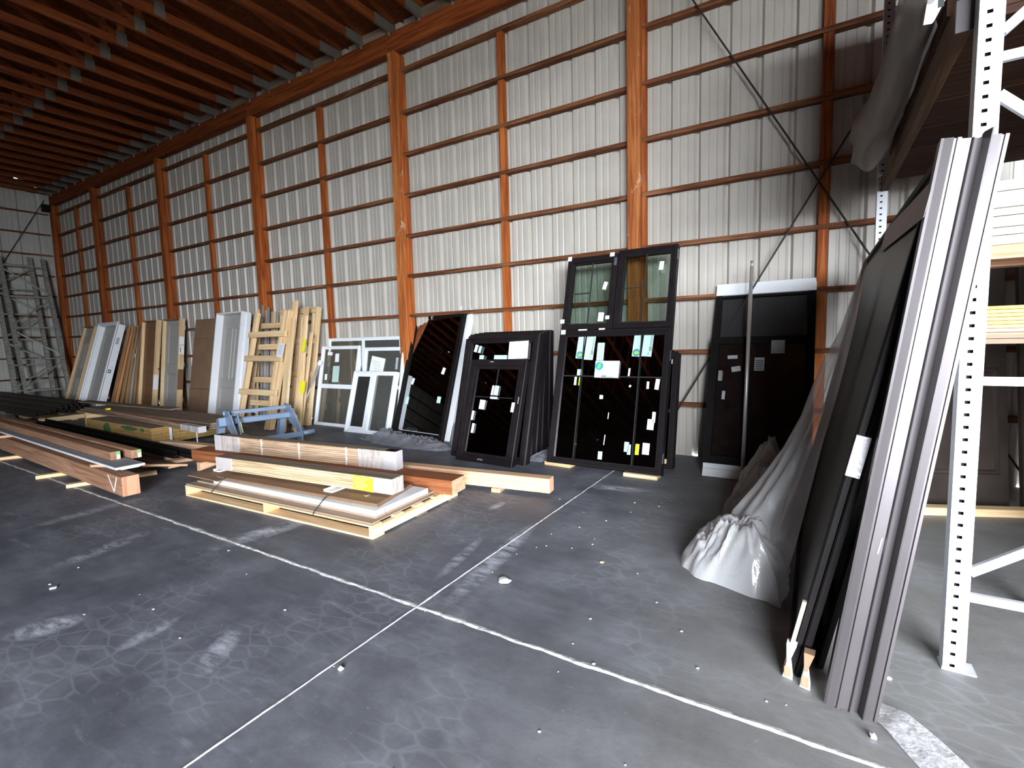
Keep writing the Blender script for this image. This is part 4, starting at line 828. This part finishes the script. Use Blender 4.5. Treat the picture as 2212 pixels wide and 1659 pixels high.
lq = [(.345, 2.655), (.372, 2.652), (.379, 2.66), (.412, 2.73), (.425, 2.80), (.425, 2.95), (.36, 2.95), (.355, 2.75)]
lb = B().hull([(x, -3.10, z) for x, z in lq], [(x, -3.098, z) for x, z in lq]).make('barcode_label', 'paper', r)
b = B()
for k in range(9): b.box(.374+.0052*k, .3765+.0052*k+.0012*(k % 3 == 0), -3.1008, -3.1002, 2.776, 2.82)
b.make('barcode', 'ink', lb); text('lettering', 'U40553', .014, 'ink', lb, (.375, -3.1004, 2.758)); B().box(.388, .408, -3.1008, -3.1002, 2.705, 2.742).make('printed_mark', 'ink', lb)

# trim boards and yellow boards on the shelf right of the column
Rk = thing('shelf_rack', 'shelf frame holding the trim boards right of the near column', 'shelf', (0, 0, 0))
for x in (.95, 2.9):
    B().box(x, x+.07, -2.55, -2.48, 0, 2.5).make('shelf_leg', 'blackm', Rk)
    for z in (1.30, 1.64): B().box(x, x+.06, -3.08, -2.5, z, z+.045).make('shelf_arm', 'blackm', Rk)
lumber('orange_timber', (.575, -3.09, 1.686), (3.2, -3.09, 1.686), .09, .055, 'cedar', 'orange-brown timber under the white trim boards on the rack', 'timber'); lumber('rear_timber', (.575, -2.75, 1.686), (3.2, -2.75, 1.686), .09, .055, 'cedar', 'rear timber under the white trim boards', 'timber')
z = 1.742; TB = ['lowest', 'second', 'third', 'fourth', 'fifth', 'sixth', 'seventh', 'eighth', 'topmost']
MT['cream'] = plain('cream_trim', (.50, .46, .39), .5, var=.06)
for i, h in enumerate([.018, .022, .03, .03, .016, .03, .022, .045, .04]):
    lumber('trim_board', (.575, -3.09+.012*((i*5) % 3), z), (3.2, -3.09+.012*((i*5) % 3), z), .34, h-.0015, 'cream', 'cream trim board right of the rack column, %s of the stack' % TB[i], 'trim board', 'cream trim boards on the rack'); z += h
z = 1.346
for i, (h, m, lab) in enumerate([(.022, 'greyZ', 'grey weathered board, lowest under the yellow boards'), (.026, 'greyZ', 'grey weathered board, second under the yellow boards'), (.016, 'orangeZ', 'orange board directly under the yellow boards')]):
    lumber('shelf_board', (.58, -3.08, z), (3.2, -3.08, z), .35, h-.0015, 'oldwood' if m == 'greyZ' else 'tan', lab, 'board'); z += h
MT['yellowpine'] = wood('yellow_pine', (.50, .28, .06), (.66, .42, .12), (.74, .52, .19), 'X')
for i in range(6):
    lumber('yellow_board', (.58, -3.08, z), (3.2, -3.08, z), .35, .0138, 'yellowpine', 'yellow pine board on the rack, %s of its stack' % TB[i], 'board', 'yellow boards on the rack'); z += .0152
lumber('floor_runner', (.55, -1.17, 0), (1.55, -.77, 0), .09, .06, 'pineX', 'orange wooden runner lying on the floor under the rack', 'runner')
# dark sheets standing on the runner beyond the rack, lumber on the upper level
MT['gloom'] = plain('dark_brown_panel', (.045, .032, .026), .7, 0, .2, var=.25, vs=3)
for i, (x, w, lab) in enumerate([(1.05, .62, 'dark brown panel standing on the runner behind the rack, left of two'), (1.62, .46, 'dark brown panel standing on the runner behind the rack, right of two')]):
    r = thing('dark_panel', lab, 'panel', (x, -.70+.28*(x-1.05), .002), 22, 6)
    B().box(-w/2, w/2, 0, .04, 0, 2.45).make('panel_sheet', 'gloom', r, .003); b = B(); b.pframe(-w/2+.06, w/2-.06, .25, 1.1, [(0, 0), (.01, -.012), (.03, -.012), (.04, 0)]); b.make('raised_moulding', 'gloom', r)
UL = ['lowest', 'second', 'third', 'fourth', 'fifth', 'sixth']
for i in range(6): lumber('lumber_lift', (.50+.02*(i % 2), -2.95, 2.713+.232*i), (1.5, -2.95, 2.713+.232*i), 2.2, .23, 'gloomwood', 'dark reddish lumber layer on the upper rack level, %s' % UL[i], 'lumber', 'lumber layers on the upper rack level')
lumber('shade_block', (1.62, -2.95, 0), (1.86, -2.95, 0), 2.2, 2.5, 'gloom', 'tall dark block beside the rear rack column, added out of view to shade the wall', 'shade block')  # unseen block added to shade the right end of the long wall

# ------------------------------------------------------------------ big dark panels, bronze profile and film by the rack
def side_panel(name, label, xb, y0, y1, lean, h, fm, gm, fw=.09, depth=.05, cat='door panel'):
    """panel whose width runs along Y, leaning toward +X"""
    Mx = Matrix.Translation((xb, (y0+y1)/2, .002)) @ Matrix.Rotation(R(-90), 4, 'Z') @ Matrix.Rotation(-R(lean), 4, 'X')
    r = thing(name, label, cat, M=Mx); w = y1-y0
    B().pframe(-w/2, w/2, 0, h, VP(depth, fw)).make('frame', fm, r); B().box(-w/2+fw-.005, w/2-fw+.005, depth*.4, depth*.4+.008, fw-.005, h-fw+.005).make('pane', gm, r); return r
MT['darkface'] = plain('dark_brown_sheet', (.030, .022, .018), .45, 0, .4, var=.1)
pa = side_panel('glazed_panel', 'long dark sliding-door panel with a pinkish paper sheet, leaning by the rack', -.069, -3.60, -.55, 11.6, 2.05, 'blackm', 'darkface', depth=.026)
B().hull([(1.525-1.42, -.002, 1.90), (1.525+.10, -.002, 1.814), (1.525+.085, -.002, 1.893), (1.525-.03, -.002, 1.95), (1.525-1.46, -.002, 2.04)], [(1.525-1.42, -.003, 1.90), (1.525+.10, -.003, 1.814), (1.525+.085, -.003, 1.893), (1.525-.03, -.003, 1.95), (1.525-1.46, -.003, 2.04)]).make('paper_sheet', 'pinkp', pa)
B().box(1.527, 1.545, -.016, -.001, .02, .34).make('cardboard_edge', 'tanboard', pa); B().box(-1.52, 1.52, .004, .022, 2.0505, 2.056).make('top_edge', 'brownZ', pa)
pb = side_panel('glazed_panel', 'black-framed panel with a white foam strip on its edge, second from the left', -.038, -3.60, -1.3, 11.6, 2.03, 'blackm', 'darkface', depth=.028)
B().box(1.151, 1.166, -.030, .016, .88, 1.04).make('foam_strip', 'wrapd', pb)
pc = side_panel('glazed_panel', 'black-framed greenish glass panel just left of the bronze profile', .035, -3.50, -1.6, 11.4, 1.95, 'blackm', 'glassg', depth=.028, fw=.06)
for i, (x, y, lab) in enumerate([(-.062, -3.60, 'crushed white carton corner under the left dark panel'), (.0, -3.635, 'crushed white carton corner under the middle dark panel')]):
    r = thing('carton_corner', lab, 'carton corner', (x, y, 0)); b = B()
    b.hull([(-.018, -.03, .004), (.018, -.035, .001), (.02, .01, .004), (-.016, .012, .004)], [(-.004, -.034, .075), (.008, -.036, .075), (.012, .008, .07), (-.004, .012, .07)]); b.make('lower_fold', 'paper', r)
    b = B(); b.hull([(-.004, -.034, .076), (.006, -.036, .076), (.01, .008, .076), (-.002, .012, .076)], [(-.006, -.03, .15), (.03, -.035, .15), (.034, .01, .15), (-.004, .012, .15)]); b.make('upper_fold', 'cardboard' if i else 'paper', r)
    B().box(-.012, .012, -.0365, -.034, .01, .055).make('open_flap', 'cardboard', r)
# bronze jamb profile leaning on the column
p0, p1 = Vector((.066, -3.735, .012)), Vector((.337, -3.665, 2.03)); zax = (p1-p0).normalized(); xax = Vector((1, .02, 0)); xax = (xax-zax*xax.dot(zax)).normalized(); yax = zax.cross(xax)
Mx = Matrix((xax, yax, zax)).transposed().to_4x4(); Mx.translation = p0
r = thing('bronze_profile', 'long bronze door jamb profile leaning against the near rack column', 'door profile', M=Mx); ln = (p1-p0).length
B().prism([(0, .0), (.028, -.004), (.030, .006), (.036, .006), (.038, -.002), (.048, -.002), (.050, .012), (.074, .012), (.078, .004), (.082, .012), (.104, .022), (.104, .045), (0, .045)], 0, ln, 'Z').make('ridged_face', 'bronze', r)
B().prism([(.104, .0225), (.116, -.014), (.120, -.014), (.118, .045), (.104, .045)], -.006, ln+.02, 'Z').make('weather_fin', 'bronze_d', r)
B().prism([(.1205, -.006), (.142, -.008), (.144, .002), (.149, .002), (.151, -.006), (.160, -.006), (.160, .045), (.1205, .045)], 0, ln, 'Z').make('outer_flange', 'bronze', r)
B().box(-.004, .004, -.001, .05, 0, ln).make('dark_edge', 'bronze_d', r)
B().bar((.062, .0105, .62), (.066, .0105, .68), .004, .002).make('scratch', 'paper', r)

def heap(name, mat, label, outline, hfun, seed, cat='plastic film', res=56, amp=.05, fold=7.):
    """crumpled film heap: outline = floor polygon around centroid"""
    c = Vector((sum(p[0] for p in outline)/len(outline), sum(p[1] for p in outline)/len(outline), 0)); b = B(); n = len(outline); NA, NR = 96, 26; rings = []
    def edge(t):
        i = t*n; k = int(i) % n; f = i-int(i); f = f*f*(3-2*f)*.5+f*.5; p, q = outline[k], outline[(k+1) % n]; return Vector((p[0]+(q[0]-p[0])*f, p[1]+(q[1]-p[1])*f, 0))
    for j in range(NR+1):
        s_ = j/NR; row = []
        for i in range(NA):
            p = c+(edge(i/NA)-c)*s_; q = Vector((p.x*fold, p.y*fold, seed))
            q = q+Vector((noise.noise(q*.7), noise.noise(q*.7+Vector((3, 3, 3))), 0))*.9; rg = 1-abs(noise.noise(q))*3.2; rg2 = 1-abs(noise.noise(q*2.6))*3.0+.5*(1-abs(noise.noise(q*5.2))*3)
            prof = (1-s_**2.6)**.75
            h = hfun(p)*prof+amp*prof*(rg*.7+rg2*.45) if s_ < 1 else .002
            d = Vector((noise.noise(q*1.3+Vector((5, 0, 0))), noise.noise(q*1.3+Vector((0, 9, 0))), 0))*amp*.55
            row.append(b.bm.verts.new((p.x+d.x, p.y+d.y, max(h, .002))))
        rings.append(row)
    for a, d in zip(rings[1:], rings[2:]):
        for i in range(NA): b.bm.faces.new((a[i], a[(i+1) % NA], d[(i+1) % NA], d[i]))
    cv = b.bm.verts.new((c.x, c.y, hfun(c)+amp*.5))
    for i in range(NA): b.bm.faces.new((cv, rings[1][i], rings[1][(i+1) % NA]))
    for row in rings[:1]:
        for v in row: b.bm.verts.remove(v)
    return tag(b.make(name, mat, None, smooth=True), label, cat)
# draped film: sheet from the panel top down to the pile
def bez(pts, t):
    i = min(int(t*(len(pts)-1)), len(pts)-2); f = t*(len(pts)-1)-i; f = f*f*(3-2*f)*.3+f*.7
    return Vector(pts[i]).lerp(Vector(pts[i+1]), f)
def drape(b, Lp, Rp, nu, nv, amp, seed):
    g = []
    for i in range(nu+1):
        row = []; t = i/nu
        for j in range(nv+1):
            u = j/nv; p = bez(Lp, t).lerp(bez(Rp, t), u); bulge = math.sin(math.pi*u)
            f = 1-2.4*abs(noise.noise((u*3.6+t*1.5+seed, t*1.6, seed))); f2 = 1-2.6*abs(noise.noise((u*8-t*3, t*6, seed+4)))
            row.append(b.bm.verts.new(p+Vector((-.5, -.75, .25))*(amp*(.45*bulge+.55*f*bulge+.30*f2*bulge)*(.25+t))))
        g.append(row)
    for i in range(nu):
        for j in range(nv): b.bm.faces.new((g[i][j], g[i][j+1], g[i+1][j+1], g[i+1][j]))
fr = thing('draped_film', 'milky plastic film draped from the dark panels down to a crumpled pile', 'plastic film', (0, 0, 0))
b = B()
drape(b, [(.225, -2.35, 1.80), (.12, -2.40, 1.42), (.03, -2.42, 1.22), (-.06, -2.45, .92), (-.15, -2.48, .72), (-.30, -2.50, .47), (-.42, -2.52, .30), (-.46, -2.52, .12)],
      [(.235, -2.42, 1.80), (.175, -2.70, 1.44), (.135, -2.70, 1.22), (.10, -2.68, 1.03), (.05, -2.76, .83), (-.005, -2.78, .54), (-.06, -2.82, .26), (-.10, -2.80, .08)], 60, 26, .055, 2.)
b.make('hanging_sheet', 'film', fr, smooth=True)
pile = heap('crumpled_pile', 'film', None, [(-.70, -2.66), (-.66, -2.82), (-.55, -2.92), (-.40, -2.97), (-.26, -3.03), (-.12, -3.04), (-.09, -2.85), (-.10, -2.6), (-.16, -2.36), (-.38, -2.34), (-.6, -2.44)],
     lambda p: .20+.14*max(0, min(1, (p.x+.68)/.55)), 3., amp=.055, fold=6.5)
del pile['category']; pile.parent = fr
heap('dusty_film', 'film2', 'dusty plastic heap on the floor behind the milky film, beside the patio door', [(-.60, -1.85), (-.52, -1.98), (-.30, -2.02), (-.16, -1.9), (-.15, -1.5), (-.22, -1.3), (-.42, -1.36), (-.56, -1.6)], lambda p: .20+.55*max(0, min(1, (p.x+.58)/.36))**1.5, 8., amp=.06)
heap('clear_film', 'filmc', 'clear crumpled plastic lying before the dark patio door leaf', [(-5.75, -.86), (-5.3, -1.02), (-4.7, -1.08), (-4.1, -1.02), (-3.98, -.86), (-4.3, -.62), (-4.9, -.68), (-5.4, -.72)], lambda p: .06+.14*max(0, 1-abs(p.x+5.25)/.35), 5., amp=.07, fold=6.)
heap('clear_film', 'filmc', 'upright puff of clear plastic between the dark leaf and black window stack', [(-4.22, -.62), (-4.10, -.76), (-3.92, -.78), (-3.86, -.66), (-3.93, -.5), (-4.12, -.48)], lambda p: .34, 6., amp=.05, fold=6.)
heap('clear_film', 'filmc', 'flat clear plastic scrap at the right foot of the black window stack', [(-2.84, -.95), (-2.66, -.95), (-2.5, -.75), (-2.55, -.4), (-2.78, -.35), (-2.84, -.6)], lambda p: .05, 9., amp=.03, fold=6.)
heap('grey_film', 'filmc', 'grey plastic sheet bunched before the dark steel channels at far left', [(-15.6, -2.9), (-14.4, -3.0), (-13.3, -2.86), (-13.25, -2.66), (-14.2, -2.62), (-15.5, -2.64)], lambda p: .14, 12., amp=.06, fold=3.)
# flat strip of clear film at lower right
b = B(); A = [Vector(p) for p in ((.20, -3.70, .004), (.25, -3.78, .012), (.31, -3.88, .004), (.37, -3.97, .004), (.42, -4.05, .004))]; C = [Vector(p) for p in ((.235, -3.615, .006), (.32, -3.66, .022), (.40, -3.75, .016), (.46, -3.84, .010), (.52, -3.93, .006))]; g = []
for i in range(25):
    t = i/24; row = []
    for j in range(9):
        u = j/8; p = bez(A, t).lerp(bez(C, t), u); p.z += .008*abs(noise.noise((u*9, t*2, 4))); row.append(b.bm.verts.new(p))
    g.append(row)
for i in range(24):
    for j in range(8): b.bm.faces.new((g[i][j], g[i][j+1], g[i+1][j+1], g[i+1][j]))
tag(b.make('film_strip', 'wrap', None, smooth=True), 'flat strip of clear plastic film on the floor below the bronze profile', 'plastic film')

# ------------------------------------------------------------------ floor litter
def chip(p, s_, seed, label, group=None, mat='chip', name='debris_chip', flat=.35):
    b = B(); bmesh.ops.create_icosphere(b.bm, subdivisions=2, radius=s_)
    for v in b.bm.verts:
        k = 1+.45*noise.noise(v.co/s_*1.3+Vector((seed, 0, 0))); v.co = Vector((v.co.x*k, v.co.y*k, v.co.z*k*flat))
    o = b.make(name, mat, None); mz = min(v.co.z for v in o.data.vertices); o.location = (p[0], p[1], -mz); o.rotation_euler = (0, 0, seed*2.1); return tag(o, label, 'debris', group)
chip((-1.516, -3.505), .035, 1, 'crumpled white scrap on the floor right of the crossing joints', flat=.3); chip((-1.719, -4.512), .012, 2, 'round white pebble left of the thin joint in the foreground', flat=.9)
chip((.207, -3.83), .011, 3, 'white pebble beside the flat film strip', flat=.9); chip((-3.845, -4.873), .02, 4, 'white flake at the far left of the foreground floor', flat=.25)
chip((.29, -3.44), .012, 5, 'white crumb between the bronze profile and rack column', flat=.5); chip((-1.11, -3.0), .014, 6, 'tan wood chip on the floor left of the film pile', mat='tan', flat=.3)
rnd = random.Random(11)
for i in range(46):
    x, y = rnd.uniform(-4.4, .1), rnd.uniform(-5.0, -1.5)
    if -5.3 < x < -1.9 and y > -3.7: x = rnd.uniform(-1.7, -.8)
    if -.85 < x < .2 and -3.1 < y: y = rnd.uniform(-4.6, -3.3)
    if x > -.15 and y > -3.75: x -= .6
    chip((x, y), rnd.uniform(.003, .008), 20+i, 'tiny white chip among those scattered on the floor', 'tiny chips scattered on the floor')

# ------------------------------------------------------------------ light and camera
w = bpy.data.worlds.new('sky'); SC.world = w; w.use_nodes = True
nt = w.node_tree; bg = nt.nodes['Background']
bg.inputs['Color'].default_value = (.84, .92, 1.0, 1); bg.inputs['Strength'].default_value = 80.0
pl = bpy.data.lights.new('doorway_portal', 'AREA'); pl.shape = 'RECTANGLE'; pl.size = OX1-OX0; pl.size_y = OZ; pl.cycles.is_portal = True
po = bpy.data.objects.new('doorway_portal', pl); COL.objects.link(po); po.location = ((OX0+OX1)/2, YN-.05, OZ/2); po.rotation_euler = (R(90), 0, 0)
po['kind'] = 'helper'
cam = bpy.data.cameras.new('camera'); co = bpy.data.objects.new('camera', cam); COL.objects.link(co); SC.camera = co
cam.sensor_fit = 'HORIZONTAL'; cam.sensor_width = 36.; cam.lens = 36.*1064.08/2212.; cam.clip_start = .05; cam.clip_end = 200
yaw, pitch, roll = -.5521, -.0906, -.0257
sy, cy, sp, cp, sr, cr = math.sin(yaw), math.cos(yaw), math.sin(pitch), math.cos(pitch), math.sin(roll), math.cos(roll)
fwd = Vector((sy*cp, cy*cp, sp)); right = Vector((cy, -sy, 0)); up = right.cross(fwd)
r_ = cr*right+sr*up; u_ = -sr*right+cr*up
Mc = Matrix((r_, u_, -fwd)).transposed().to_4x4(); Mc.translation = (0, -5.8268, 1.4156); co.matrix_world = Mc
vs = SC.view_settings; vs.view_transform = 'Standard'; vs.look = 'None'; vs.gamma = 1.; vs.use_curve_mapping = False; vs.exposure = 0.0
SC.cycles.use_denoising = True
